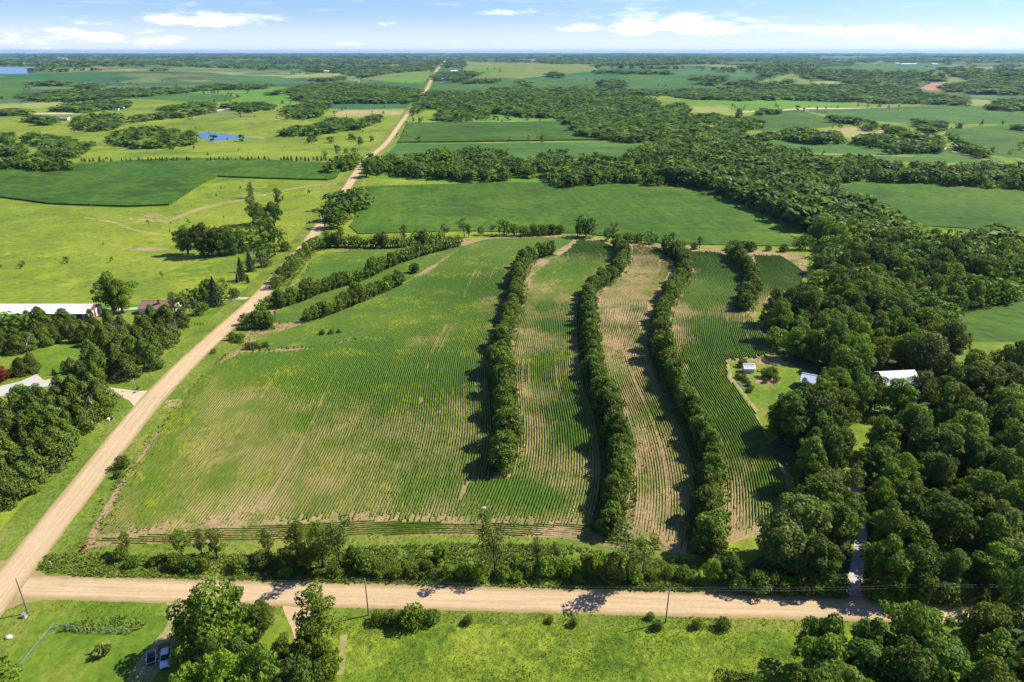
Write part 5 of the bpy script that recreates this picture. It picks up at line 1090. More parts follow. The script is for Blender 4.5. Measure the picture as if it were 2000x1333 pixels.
# ------------------------------------------------------------------ buildings
WHITE = plain_mat('white_metal', (0.80, 0.80, 0.79), 0.45, .05, .3); WHITE_RIB = plain_mat('white_painted_board', (0.72, 0.72, 0.70), 0.6, .06)
SLATE = plain_mat('grey_metal_cladding', (0.26, 0.30, 0.33), 0.6, .1, .3); REDB = plain_mat('dark_red_cladding', (0.22, 0.055, 0.040), 0.7, .15); BROWN = plain_mat('brown_board', (0.16, 0.085, 0.055), 0.8, .2)
SHING = plain_mat('brown_shingles', (0.24, 0.135, 0.105), 0.9, .22, 2.5); GREYROOF = plain_mat('grey_shingles', (0.23, 0.22, 0.24), 0.9, .15, 1.5); BLUEM = plain_mat('blue_metal', (0.22, 0.34, 0.58), 0.4, .1, .4); DARKGL = plain_mat('dark_glass', (0.02, 0.025, 0.03), 0.1, .05)
CONC = plain_mat('concrete', (0.42, 0.40, 0.37), 0.9, .12); BLACK = plain_mat('black_metal', (0.02, 0.02, 0.022), 0.5, .1); STEEL = plain_mat('galvanised_steel', (0.50, 0.51, 0.52), 0.4, .08, metal=.6); BRICK = plain_mat('brick_red', (0.24, 0.09, 0.06), .9, .2)
WOODP = plain_mat('weathered_pole_wood', (0.21, 0.165, 0.125), .9, .2); CREAM = plain_mat('cream_siding', (0.62, 0.58, 0.50), .7, .06); PLAST = plain_mat('white_plastic', (.78, .78, .76), .5, .05)
def building(name, label, cat, px, py, L, Wd, hw, hr, rz, wall, roof, group=None, over=.35, gable=None, doors=(), wins=(), ridge='x', chimney=None, gambrel=False, loc=None):
    """gabled building, ridge along its own x axis; px, py is the middle of its near long wall"""
    g = Vector(loc) if loc else G(px, py); c, s = math.cos(rz), math.sin(rz)
    o = thing(name, label, cat, (g.x - s * Wd / 2, g.y + c * Wd / 2, g.z - .15), rz, group)
    a, b = L / 2, Wd / 2
    mb = MB()
    for y0, y1 in ((-b, -b + .15), (b - .15, b)): mb.box(-a, a, y0, y1, -.5, hw)
    mb.build('wall', wall, o)
    if gambrel: prof = [(-b, -.5), (b, -.5), (b, hw), (b * .62, hw + (hr - hw) * .68), (0, hr), (-b * .62, hw + (hr - hw) * .68), (-b, hw)]
    else: prof = [(-b, -.5), (b, -.5), (b, hw), (0, hr), (-b, hw)]
    for sx_ in (-1, 1):
        m_ = MB(); n = len(prof); x0, x1 = (sx_ * (a - .003) - (.15 if sx_ > 0 else 0)), (sx_ * (a - .003) + (0 if sx_ > 0 else .15))
        bb = [(min(max(y, -b + .152), b - .152), z) for y, z in prof]
        m_.add([(x0, y, z) for y, z in bb] + [(x1, y, z) for y, z in bb], [tuple(range(n - 1, -1, -1)), tuple(range(n, 2 * n))] + [(i, (i + 1) % n, n + (i + 1) % n, n + i) for i in range(n)])
        m_.build('gable_wall', gable or wall, o)
    up = prof[2:]
    for sy in (-1, 1):
        pts = [(sy * abs(y), z) for y, z in (up if sy > 0 else up)][:(3 if gambrel else 2)]
        y0, z0 = pts[0]; y1_, z1_ = pts[1]; sl = (z1_ - z0) / (y1_ - y0); ye = y0 + sy * over; pts[0] = (ye, z0 + sl * (ye - y0))
        low = [(y, z + .02) for y, z in pts]; hi = [(y, z + .14) for y, z in pts]
        q = low + hi[::-1]; n = len(q)
        m_ = MB(); f = [tuple(range(n)), tuple(range(2 * n - 1, n - 1, -1))] + [((i + 1) % n, i, n + i, n + (i + 1) % n) for i in range(n)]
        if sy < 0: f = [tuple(reversed(z)) for z in f]
        m_.add([(-a - over, y, z) for y, z in q] + [(a + over, y, z) for y, z in q], f); m_.build('roof_slope', roof, o)
    m_ = MB(); m_.box(-a - over - .02, a + over + .02, -.16, .16, hr + .08, hr + .19); m_.build('ridge_cap', roof, o)
    for face, u_, w_, z0, z1, mt in doors:
        m_ = MB()
        if face in 'ns': yy = -b if face == 's' else b; m_.box(u_ - w_ / 2, u_ + w_ / 2, yy - .06, yy + .06, z0, z1)
        else: xx = a if face == 'e' else -a; m_.box(xx - .06, xx + .06, u_ - w_ / 2, u_ + w_ / 2, z0, z1)
        m_.build('door', mt, o)
    for face, u_, w_, z0, z1 in wins:
        m_ = MB(); m2 = MB()
        if face in 'ns':
            yy = -b if face == 's' else b; m_.box(u_ - w_ / 2 - .1, u_ + w_ / 2 + .1, yy - .05, yy + .05, z0 - .1, z1 + .1); m2.box(u_ - w_ / 2, u_ + w_ / 2, yy - .07, yy + .07, z0, z1)
        else:
            xx = a if face == 'e' else -a; m_.box(xx - .05, xx + .05, u_ - w_ / 2 - .1, u_ + w_ / 2 + .1, z0 - .1, z1 + .1); m2.box(xx - .07, xx + .07, u_ - w_ / 2, u_ + w_ / 2, z0, z1)
        f = m_.build('window', PLAST, o); m2.build('pane', DARKGL, f)
    if chimney:
        m_ = MB(); cx, cy = chimney; m_.box(cx - .45, cx + .45, cy - .4, cy + .4, hw, hr + 1.1); m_.box(cx - .55, cx + .55, cy - .5, cy + .5, hr + 1.103, hr + 1.25); m_.build('chimney', BRICK, o)
    return o
gb = G(172, 629)
brn = building('long_barn', 'long low barn with white metal roof and dark red striped end', 'barn', 0, 0, 66, 11.5, 3.9, 5.9, R(0), SLATE, WHITE, gable=REDB, over=.4, loc=(gb.x - 33, gb.y, gb.z),
         doors=[('e', u_, 1.5, .1, 3.6, WHITE_RIB) for u_ in (-4.2, -1.4, 1.4, 4.2)] + [('s', 22, 18, .1, 3.5, BLACK), ('s', -5, 4, .1, 3.2, WHITE_RIB)])
building('house', 'low house with brown shingle roof and brick chimney behind the cedars', 'house', 305, 615, 15, 9, 2.7, 4.9, R(-3), CREAM, SHING, doors=[('s', 1.5, 1.0, .1, 2.1, BROWN)], wins=[('s', -4, 1.6, .9, 2.0), ('s', 4.8, 1.6, .9, 2.0), ('s', -1.2, 1.2, .9, 2.0)], chimney=(.6, -1.6))
building('garage', 'low brown-roofed garage half hidden right of the house', 'garage', 338, 606, 7, 6.5, 2.5, 4.2, R(-3), CREAM, SHING, doors=[('s', 0, 3, .1, 2.2, WHITE_RIB)])
building('gambrel_barn', 'barn with white gambrel roof and dark brown gable among the woods', 'barn', 1757, 772, 11.5, 7.4, 3.4, 6.6, R(6), SLATE, WHITE, gable=BROWN, gambrel=True, over=.25, doors=[('w', 0, 2.4, .1, 2.8, WHITE_RIB), ('s', -2.5, 1.0, .1, 2.1, WHITE_RIB)], wins=[('s', 1.0, 1.0, 1.2, 2.1), ('s', 3.8, 1.0, 1.2, 2.1)])
building('lean_to_shed', 'small white-roofed shed at the brown gable of the barn', 'shed', 1706, 764, 3.2, 3.0, 2.0, 2.7, R(6), WHITE_RIB, WHITE, doors=[('s', 0, .9, .1, 1.8, BROWN)])
building('metal_roofed_building', 'building with shiny blue-white metal roof beside the kitchen garden', 'outbuilding', 1585, 764, 7.0, 6.0, 2.5, 4.3, R(-28), BLUEM, plain_mat('pale_blue_metal', (.55, .63, .76), .3, .08, .5), doors=[('w', 0, 2.2, .1, 2.3, WHITE_RIB)], wins=[('s', 2, 1, 1, 1.9)])
building('farmhouse', 'white farmhouse showing in bits between the yard trees', 'house', 1585, 826, 10, 7, 3.2, 5.6, R(4), WHITE_RIB, WHITE, doors=[('s', 0, 1, .1, 2.1, BROWN)], wins=[('s', -3, 1.1, 1, 2.2), ('s', 3, 1.1, 1, 2.2)])
building('small_shed', 'small shed with weathered brown roof in the yard clearing', 'shed', 1812, 832, 2.6, 2.2, 2.0, 2.9, R(2), BROWN, plain_mat('weathered_brown_roof', (.30, .20, .16), .8, .25, 4), doors=[('s', 0, .8, .1, 1.7, WHITE_RIB)])
sh = building('garden_shed', 'little white garden shed with ribbed translucent roof', 'shed', 1463, 729, 3.3, 2.5, 1.9, 2.9, R(-2), plain_mat('pale_grey_board', (.55, .57, .58), .6, .08), WHITE_RIB, doors=[('e', 0, .8, .1, 1.8, WHITE_RIB)])
for q in range(9):
    m_ = MB(); xx = -1.52 + q * .38
    m_.add([(xx - .03, -1.55, 1.76), (xx + .03, -1.55, 1.76), (xx + .03, -.17, 3.03), (xx - .03, -.17, 3.03), (xx - .03, -1.55, 1.70), (xx + .03, -1.55, 1.70), (xx + .03, -.17, 2.97), (xx - .03, -.17, 2.97)], [(0, 1, 2, 3), (7, 6, 5, 4), (0, 4, 5, 1), (1, 5, 6, 2), (2, 6, 7, 3), (3, 7, 4, 0)])
    m_.build('roof_rib', STEEL, sh)
# farms in the distance
FARM = [('long white farm barn on the far left slope', 'barn', 225, 214, 34, 12, 4, 6.5, WHITE_RIB, GREYROOF), ('white farm shed in front of the far grey-roofed barn', 'shed', 226, 216.5, 14, 9, 3.5, 5.5, WHITE, WHITE), ('low farm building with rusty roof on the far left slope', 'outbuilding', 209, 212, 20, 9, 3, 5, CREAM, SHING), ('grey hip-roofed house among dark trees on the left', 'house', 122, 236, 20, 12, 3.5, 7, CREAM, GREYROOF), ('long white-roofed shed glimpsed between dark trees on the left', 'shed', 196, 231, 26, 9, 3, 5, WHITE_RIB, WHITE),
        ('brown-roofed country house on the ridge left of the road', 'house', 469, 213, 22, 14, 4, 8, CREAM, plain_mat('dark_brown_roof', (.14, .09, .075), .9, .15)), ('small pale garage beside the ridge house', 'garage', 434, 211, 12, 10, 3.5, 5.5, WHITE_RIB, CREAM), ('white farm shed by the dark grove left of the road', 'shed', 577, 196, 16, 10, 4, 6, WHITE, WHITE), ('green-roofed machine shed by the dark grove', 'shed', 590, 195, 16, 10, 4, 6, WHITE_RIB, plain_mat('green_roof', (.10, .20, .15), .6, .1)), ('red-roofed farm building by the dark grove', 'barn', 605, 196, 18, 11, 4, 7, REDB, BRICK),
        ('white house half hidden in the tree belt', 'house', 1020, 331, 8, 6, 3.5, 6, WHITE, WHITE), ('pale farm building at the corner of the crop and the woods', 'outbuilding', 1331, 352, 16, 8, 3, 5, WHITE_RIB, plain_mat('tan_roof', (.42, .36, .30), .8, .12)), ('blue-grey-roofed house in the wooded valley', 'house', 1236, 236, 18, 11, 3.5, 6.5, CREAM, plain_mat('slate_blue_roof', (.16, .20, .27), .7, .1)), ('white-roofed barn right of the valley house', 'barn', 1279, 232, 14, 10, 4, 6.5, WHITE_RIB, WHITE), ('red-brown building left of the white-roofed valley barn', 'outbuilding', 1246, 231, 12, 8, 3, 5, REDB, SHING), ('small pale shed at the wooded valley farm', 'shed', 1211, 233, 12, 8, 3, 5, WHITE_RIB, CREAM),
        ('blue-roofed farm shed right of the road far off', 'shed', 871, 157, 40, 16, 5, 8, SLATE, BLUEM), ('white-roofed farm shed beside the blue-roofed one', 'shed', 882, 156, 30, 14, 5, 8, WHITE_RIB, WHITE), ('very long white farm building on the far right plain', 'barn', 1775, 127, 140, 26, 6, 11, WHITE, WHITE), ('white building left of the very long one', 'barn', 1753, 125.5, 40, 22, 6, 10, WHITE, WHITE), ('white building right of the very long one', 'barn', 1826, 127, 46, 22, 6, 10, WHITE, WHITE), ('white farm building far left beyond the lake', 'barn', 120, 116, 120, 40, 8, 16, WHITE, WHITE), ('white shed in the woods far left', 'shed', 213, 125, 60, 24, 6, 10, WHITE, WHITE),
        ('pale shed on the pale field left of the road', 'shed', 631, 141, 60, 18, 5, 8, WHITE_RIB, WHITE), ('white shed on the wooded rise left of the road', 'shed', 762, 122.5, 60, 26, 6, 10, WHITE, WHITE), ('white shed in the woods left of the road', 'shed', 734, 134, 40, 18, 5, 9, WHITE, WHITE), ('white farm building on the plain right of the road', 'barn', 1404, 121, 70, 24, 6, 10, WHITE, WHITE), ('pale farm building near the middle of the far plain', 'barn', 1483, 132, 60, 22, 6, 10, WHITE_RIB, SLATE), ('white shed at the end of the far right lane', 'shed', 1580, 134, 40, 18, 5, 9, WHITE, WHITE), ('small white shed far off right of the road', 'shed', 887, 141, 36, 16, 5, 9, WHITE, WHITE)]
for lab, cat, px, py, L, Wd, hw, hr, wl, rf in FARM:
    building('farm_building' if cat in ('barn', 'outbuilding') else {'house': 'farm_house', 'shed': 'farm_shed', 'garage': 'farm_garage'}[cat], lab, cat, px, py, L, Wd, hw, hr, R(_rc.uniform(-8, 8)), wl, rf, 'farm buildings in the distance', doors=[('s', L * .2, min(3, L * .2), .1, hw * .8, BROWN)], wins=[('s', -L * .22, min(2, L * .12), hw * .35, hw * .75), ('s', -L * .02, min(2, L * .12), hw * .35, hw * .75)])

# ------------------------------------------------------------------ utility poles and their wires
def pole(px, py, h, label, arm=True, can=False, group='utility poles'):
    g = G(px, py); o = thing('utility_pole', label, 'pole', g, 0, group)
    m_ = MB(); m_.tube([(0, 0, -.8), (0, 0, h)], [.16, .10], 8); m_.build('pole', WOODP, o)
    if arm:
        ax = EN if abs(g.y - ew_y(g.x)) < 14 else RN
        for k in (-.1, .5):
            m_ = MB(); q = Vector((ax[0], ax[1], 0)) * (0.12 if k > 0 else -.12); m_.lathe([(.02, 0), (.07, .05), (.09, .14), (.04, .22)], 8, (q.x, q.y, h - .5 - k)); m_.build('insulator', CONC, o)
    m_ = MB(); m_.lathe([(.04, 0), (.06, .06), (.075, .16), (.03, .24)], 8, (0, 0, h)); m_.build('insulator', CONC, o)
    if can:
        m_ = MB(); m_.lathe([(.18, 0), (.22, .05), (.22, .75), (.16, .85), (.05, .9)], 12, (.36, 0, h - 2.2)); m_.build('transformer', STEEL, o)
    return Vector((g.x, g.y, g.z + h))
ns_poles = [pole(*a) for a in ((55, 1198, 8.6, 'utility pole at the road junction beside the grey box'), (187, 830, 9.0, 'utility pole standing at the lower edge of the cedar thicket', True, True), (349, 668, 8.8, 'utility pole between the cedar belt and the gravel road'), (453, 590, 8.8, 'utility pole beside the upper white driveway'), (466, 553, 8.6, 'utility pole in front of the pointed spruces'), (515, 535, 9.0, 'utility pole on the bright verge past the spruces'), (563, 477, 8.6, 'utility pole on the verge near the lone round shrub'), (600, 445, 9.0, 'utility pole on the pasture edge, third beyond the spruces'), (629, 405, 9.0, 'utility pole on the pasture edge opposite the roadside grove'))]
ew_poles = [pole(*a) for a in ((720, 1202, 9.0, 'utility pole standing beside low shrubs below the dirt road'), (1300, 1216, 8.6, 'lone utility pole on the rough grass below the dirt road'), (1809, 1188, 6.0, 'utility pole half hidden by trees at the dirt road'))]
cp = [pole(817, 353, 8.5, 'utility pole at the top edge of the big green crop, nearer the road', False), pole(997, 357, 8.5, 'utility pole at the top edge of the big green crop, farther from the road', False)]
def wires(name, label, P, offs, sag=.7, rad=.007):
    o = thing(name, label, 'wire', P[0]); o.location = (0, 0, 0)
    for off in offs:
        m_ = MB()
        for a, b in zip(P[:-1], P[1:]):
            t = (b - a).normalized(); n = Vector((-t.y, t.x, 0)) * off[0]; pts = []
            for k in range(13):
                u_ = k / 12; q = a.lerp(b, u_) + n; q.z += off[1] - sag * 4 * u_ * (1 - u_) * min(1, (b - a).length / 60); pts.append(q)
            m_.tube(pts, rad, 4, cap=False)
        m_.build('wire', STEEL, o)
far_e = ew_poles[-1] + (ew_poles[-1] - ew_poles[-2]) * 1.2
ext_n = ns_poles[0] + (ns_poles[0] - ns_poles[1]) * .6
wires('power_line', 'overhead wires strung along the dirt road', [ns_poles[0]] + ew_poles + [far_e], ((0, .18), (.12, -.55)))
wires('power_line', 'overhead wires strung along the west side of the gravel road', ns_poles, ((0, .18), (.12, -.55)))

# ------------------------------------------------------------------ vehicles and small things
CARW = plain_mat('silver_paint', (.62, .66, .72), .3, .03, spec=.5); RUB = plain_mat('rubber', (.02, .02, .02), .9, .1); LAMP = plain_mat('lamp_glass', (.75, .75, .72), .15, .03, spec=.6)
def car(px, py, rz):
    o = thing('parked_car', 'white car with dark windscreen parked on the dirt drive beside trees', 'car', G(px, py), rz)
    # nose towards -y; rings across the body from nose to tail: (y, half width, z low, z belt)
    st = [(-2.25, .62, .38, .62), (-2.15, .82, .30, .74), (-1.6, .90, .26, .90), (-.85, .92, .26, 1.00), (.3, .93, .26, 1.02), (1.5, .92, .27, 1.04), (2.1, .86, .32, 1.00), (2.25, .74, .42, .90)]
    v = []; f = []
    for y, w_, z0, z1 in st: v += [(-w_, y, z0), (-w_ * 1.01, y, (z0 + z1) / 2), (-w_ * .93, y, z1 - .06), (-w_ * .82, y, z1), (w_ * .82, y, z1), (w_ * .93, y, z1 - .06), (w_ * 1.01, y, (z0 + z1) / 2), (w_, y, z0)]
    for i in range(len(st) - 1):
        for k in range(8): f.append((i * 8 + (k + 1) % 8, i * 8 + k, (i + 1) * 8 + k, (i + 1) * 8 + (k + 1) % 8))
    f += [tuple(range(8)), tuple(range(len(st) * 8 - 1, len(st) * 8 - 9, -1))]
    MB().add(v, f).build('body', CARW, o, True)
    cab = [(-.95, .74, 1.0), (-.20, .62, 1.58), (1.3, .62, 1.60), (2.0, .70, 1.03)]
    roof = MB().add([(-.60, -.15, 1.57), (.60, -.15, 1.57), (.61, 1.28, 1.60), (-.61, 1.28, 1.60), (-.58, -.12, 1.63), (.58, -.12, 1.63), (.58, 1.25, 1.66), (-.58, 1.25, 1.66)], [(3, 2, 1, 0), (4, 5, 6, 7), (0, 1, 5, 4), (1, 2, 6, 5), (2, 3, 7, 6), (3, 0, 4, 7)])
    roof.build('roof', CARW, o)
    for sx_ in (-1, 1):
        m_ = MB(); m_.tube([(sx_ * .42, -.1, 1.70), (sx_ * .42, 1.2, 1.72)], .025, 6); m_.build('roof_rail', STEEL, o)
        MB().add([(sx_ * .78, -.85, 1.0), (sx_ * .62, -.16, 1.56), (sx_ * .62, 1.28, 1.58), (sx_ * .76, 1.9, 1.03)], [(0, 1, 2, 3) if sx_ < 0 else (3, 2, 1, 0)]).build('side_window', DARKGL, o)
        MB().box(*sorted((sx_ * .52, sx_ * .78)), -2.21, -2.13, .58, .74).build('headlight', LAMP, o)
        MB().box(*sorted((sx_ * .60, sx_ * .80)), 2.12, 2.24, .68, .92).build('tail_light', REDB, o)
        MB().box(*sorted((sx_ * .92, sx_ * 1.10)), -.78, -.62, .98, 1.12).build('mirror', CARW, o)
        for y in (-1.42, 1.42):
            w_ = MB(); n = 14; v = []; f = []
            for xx in (sx_ * .70, sx_ * .93):
                for k in range(n): v.append((xx, y + .33 * math.cos(6.2832 * k / n), .33 + .33 * math.sin(6.2832 * k / n)))
            f = [tuple(range(n)), tuple(range(2 * n - 1, n - 1, -1))] + [(k, n + k, n + (k + 1) % n, (k + 1) % n) for k in range(n)]
            wh = w_.add(v, f).build('wheel', RUB, o)
            r_ = MB(); v = [(sx_ * .945, y + .2 * math.cos(6.2832 * k / 10), .33 + .2 * math.sin(6.2832 * k / 10)) for k in range(10)] + [(sx_ * .92, y + .21 * math.cos(6.2832 * k / 10), .33 + .21 * math.sin(6.2832 * k / 10)) for k in range(10)]
            r_.add(v, [tuple(range(10)), tuple(range(19, 9, -1))] + [(k, 10 + k, 10 + (k + 1) % 10, (k + 1) % 10) for k in range(10)]).build('rim', STEEL, wh)
    MB().add([(-.74, -.98, 1.01), (.74, -.98, 1.01), (.60, -.16, 1.585), (-.60, -.16, 1.585)], [(0, 1, 2, 3)]).build('windscreen', DARKGL, o)
    MB().add([(-.60, 1.29, 1.585), (.60, 1.29, 1.585), (.70, 2.0, 1.035), (-.70, 2.0, 1.035)], [(0, 1, 2, 3)]).build('rear_window', DARKGL, o)
    MB().box(-.5, .5, -2.27, -2.2, .44, .60).build('grille', BLACK, o); MB().box(-.86, .86, -2.31, -2.20, .28, .42).build('bumper', BLACK, o)
car(325, 1290, R(22))
def trailer(px, py, rz):
    o = thing('utility_trailer', 'small open trailer with silver rails left of the white car', 'trailer', G(px, py), rz)
    MB().box(-.68, .68, -1.5, 1.5, .46, .54).build('load_bed', BLACK, o)
    for sx_ in (-1, 1):
        m_ = MB()
        for z in (.78, 1.02): m_.tube([(sx_ * .72, -1.5, z), (sx_ * .72, 1.5, z)], .045, 6)
        for y in (-1.5, -.5, .5, 1.5): m_.tube([(sx_ * .72, y, .4), (sx_ * .72, y, 1.02)], .04, 6)
        m_.build('side_rail', STEEL, o)
        MB().box(*sorted((sx_ * .74, sx_ * 1.0)), -.45, .45, .64, .70).build('mudguard', STEEL, o)
        n = 12; v = [(xx, .3 * math.cos(6.2832 * k / n), .3 + .3 * math.sin(6.2832 * k / n)) for xx in (sx_ * .78, sx_ * .97) for k in range(n)]
        MB().add(v, [tuple(range(n)), tuple(range(2 * n - 1, n - 1, -1))] + [(k, n + k, n + (k + 1) % n, (k + 1) % n) for k in range(n)]).build('wheel', RUB, o)
    for y in (-1.5, 1.5): MB().tube([(-.72, y, 1.0), (.72, y, 1.0)], .045, 6).build('end_rail', STEEL, o)
    m_ = MB(); m_.tube([(-.5, -1.5, .45), (0, -2.5, .45)], .04, 6); m_.tube([(.5, -1.5, .45), (0, -2.5, .45)], .04, 6); m_.build('drawbar', STEEL, o)
    MB().box(-.4, .4, -.2, 1.1, .56, .8).build('covered_load', DARKGL, o)
trailer(297, 1291, R(25))
o = thing('dark_frame', 'dark frame lying behind the white car', 'frame', G(321, 1266), R(16))  # plank frame filling in for an unidentified dark shape
for y in (-.5, .5): MB().box(-.95, .95, y - .09, y + .09, .35, .5).build('plank', BROWN, o)
for x in (-.85, .85): MB().box(x - .06, x + .06, -.41, .41, .353, .47).build('rail', BROWN, o); MB().box(x - .06, x + .06, -.55, -.43, -.1, .349).build('leg', BROWN, o); MB().box(x - .06, x + .06, .43, .55, -.1, .349).build('leg', BROWN, o)
# striped marker sign at the junction
ORG = plain_mat('orange_red_paint', (.72, .13, .035), .5, .05); PWH = plain_mat('white_sign_paint', (.8, .8, .78), .5, .03)
o = thing('marker_sign', 'small sign with orange-red and white slanting stripes at the junction', 'sign', G(100, 1108), R(-14))
MB().tube([(0, .06, -.3), (0, .06, 1.5)], .03, 6).build('post', STEEL, o)
MB().box(-.28, .28, -.02, .02, .55, 1.5).build('panel', PWH, o)
for k in range(4):
    z = .55 + k * .27; zs = [(-.28, z), (.28, z + .22), (.28, min(z + .36, 1.5)), (-.28, min(z + .14, 1.5))]
    zs = [(x, min(q, 1.5)) for x, q in zs]
    MB().add([(x, -.026, q) for x, q in zs] + [(x, -.021, q) for x, q in zs], [(0, 1, 2, 3), (7, 6, 5, 4)] + [(i, 4 + i, 4 + (i + 1) % 4, (i + 1) % 4) for i in range(4)]).build('stripe', ORG, o)
# flag post and the mailbox
o = thing('flag_post', 'pale post flying a small white flag at the driveway mouth', 'flag', G(266, 763), R(0))
MB().tube([(0, 0, -.3), (0, 0, 4.2)], .05, 6).build('pole', CREAM, o)
V_ = []; F_ = []
for j in range(5):
    for i in range(9): V_.append((-.05 - i * .14, .10 * math.sin(i * .9 + j * .3) * i / 8, 3.9 - j * .22 - i * .03))
for j in range(4):
    for i in range(8): F_.append((j * 9 + i, j * 9 + i + 1, (j + 1) * 9 + i + 1, (j + 1) * 9 + i))
MB().add(V_, F_).build('flag', PWH, o, True)
o = thing('mailbox', 'black mailbox on a post at the mouth of the white driveway', 'mailbox', G(270, 766), R(0))
MB().box(-.06, .06, -.06, .06, -.3, 1.0).build('post', BROWN, o)
n = 9; prof = [(-.3, 1.0), (.3, 1.0)] + [(.3 * math.cos(math.pi * k / 8), 1.25 + .25 * math.sin(math.pi * k / 8)) for k in range(9)]
MB().prism([(x, z) for x, z in prof], -.55, .55).build('box', BLACK, o); MB().box(.302, .33, -.3, -.05, 1.2, 1.34).build('signal_flag', REDB, o)
# pedestal boxes
for nm, lab, px, py, w_, h_ in (('utility_box', 'grey utility box beside the junction pole', 48, 1206, .6, 1.0), ('utility_box', 'pale utility box at the foot of the cedar thicket pole', 213, 822, .7, .8), ('utility_box', 'dark utility box at the foot of the cedar thicket pole', 218, 821, .6, .7)):
    o = thing(nm, lab, 'box', G(px, py)); MB().box(-w_ / 2 - .08, w_ / 2 + .08, -w_ / 2 - .08, w_ / 2 + .08, -.2, .08).build('base', CONC, o)
    mt = BLACK if 'dark' in lab else (STEEL if 'grey' in lab else PLAST)
    MB().add([(-w_ / 2, -w_ / 2, .083), (w_ / 2, -w_ / 2, .083), (w_ / 2, w_ / 2, .083), (-w_ / 2, w_ / 2, .083), (-w_ / 2, -w_ / 2, h_ * .85), (w_ / 2, -w_ / 2, h_ * .85), (w_ / 2, w_ / 2, h_), (-w_ / 2, w_ / 2, h_)], [(3, 2, 1, 0), (4, 5, 6, 7), (0, 1, 5, 4), (1, 2, 6, 5), (2, 3, 7, 6), (3, 0, 4, 7)]).build('cabinet', mt, o)
    MB().box(-w_ * .1, w_ * .1, -w_ / 2 - .04, -w_ / 2 + .01, h_ * .4, h_ * .55).build('latch', BLACK, o)
# rust-red slatted pieces left at the field corner
for k, (px, py, rz, lab) in enumerate(((166, 1069, R(-32), 'dark rust-red open crate at the field corner, farther from the junction'), (160, 1076, R(-28), 'dark rust-red open crate at the field corner, nearer the junction'))):
    o = thing('crate', lab, 'crate', G(px, py), rz, 'rust-red crates at the field corner')
    for s_1 in (-1, 1): MB().box(-.4, .4, *sorted((s_1 * .30, s_1 * .24)), .0, .42).build('side', REDB, o); MB().box(*sorted((s_1 * .4, s_1 * .34)), -.237, .237, .0, .42).build('side', REDB, o)
    MB().box(-.337, .337, -.237, .237, .02, .07).build('bottom', BROWN, o)
# wire fence round the lawn
def wire_fence(pts, label, h=1.2, step=3.0):
    g = smooth(ground(pts), step) if len(pts) > 2 else None
    P = ground(pts); Q = []
    for a, b in zip(P[:-1], P[1:]):
        n = max(1, int(round(np.hypot(*(b - a)) / step))); Q += [a + (b - a) * k / n for k in range(n)]
    Q.append(P[-1]); Q = [Vector((x, y, float(H(x, y)))) for x, y in Q]
    o = thing('chain_link_fence', label, 'fence', Q[0]); o0 = Q[0]; Q = [q - o0 for q in Q]
    for q in Q: MB().tube([q - Vector((0, 0, .4)), q + Vector((0, 0, h + .05))], .045, 6).build('post', STEEL, o)
    m_ = MB(); m_.tube([q + Vector((0, 0, h)) for q in Q], .04, 6); m_.build('top_rail', STEEL, o)
    w_ = MB()
    for a, b in zip(Q[:-1], Q[1:]):
        d = b - a; n = int(d.length / .25)
        for k in range(n):
            for sg in (0, 1):
                p = a + d * (k / n) + Vector((0, 0, .05 if sg else h - .05)); q = a + d * (min(k + 4, n) / n) + Vector((0, 0, h - .05 if sg else .05)); w_.tube([p, q], .006, 3, cap=False)
    wm_ = w_.build('wire_mesh', STEEL, o); wm_['kind'] = 'stuff'
wire_fence([(38, 1312), (70, 1272), (109, 1226)], 'chain-link fence running up the mown lawn towards the weed bed')
wire_fence([(111, 1227), (180, 1236), (252, 1237)], 'chain-link fence along the front of the weed bed')
# black pasture fence piece beside the road
o = thing('board_fence', 'short black board fence on the verge below the upper driveway', 'fence', G(389, 636), R(0))
for k in range(4): MB().box(-1.9 + k * 1.2, -1.78 + k * 1.2, -.06, .06, -.3, 1.25).build('post', BLACK, o)
for z in (.5, 1.0): MB().box(-1.9, 1.83, -.10, -.063, z, z + .14).build('board', BLACK, o)
# field gate at the farm track
o = thing('field_gate', 'grey field gate where the worn track leaves the gravel road', 'gate', G(655, 360), R(30))
for x in (-2.1, 2.1): MB().tube([(x, 0, -.3), (x, 0, 1.4)], .09, 6).build('post', WOODP, o)
for z in (.35, .65, .95, 1.2): MB().tube([(-2.0, 0, z), (2.0, 0, z)], .03, 5).build('bar', STEEL, o)
# kitchen garden
o = thing('raised_bed', 'long timber raised bed beside the garden shed', 'garden bed', G(1490, 726), R(-3))
for y in (-.6, .6): MB().box(-1.7, 1.7, y - .06, y + .06, -.05, .4).build('board', BROWN, o)
for x in (-1.7, 1.7): MB().box(x - .06, x + .06, -.535, .535, -.05, .398).build('board', BROWN, o)
MB().box(-1.63, 1.63, -.53, .53, -.05, .32).build('soil', dirt, o)
o = thing('raised_bed', 'square dark-soiled raised bed at the top of the kitchen garden', 'garden bed', G(1502, 722), R(5))
for y in (-.7, .7): MB().box(-.9, .9, y - .06, y + .06, -.05, .45).build('board', BROWN, o)
for x in (-.9, .9): MB().box(x - .06, x + .06, -.635, .635, -.05, .448).build('board', BROWN, o)
MB().box(-.83, .83, -.63, .63, -.05, .36).build('soil', BLACK, o)
o = thing('ground_sheet', 'dark plastic sheet laid on the lawn beside a row of shrubs', 'sheet', G(1454, 754), R(-58))
V_ = [(x * .5 - 2.5, y * .35 - .7, .03 + .03 * math.sin(x * 1.7 + y * 2.1)) for y in range(5) for x in range(11)]
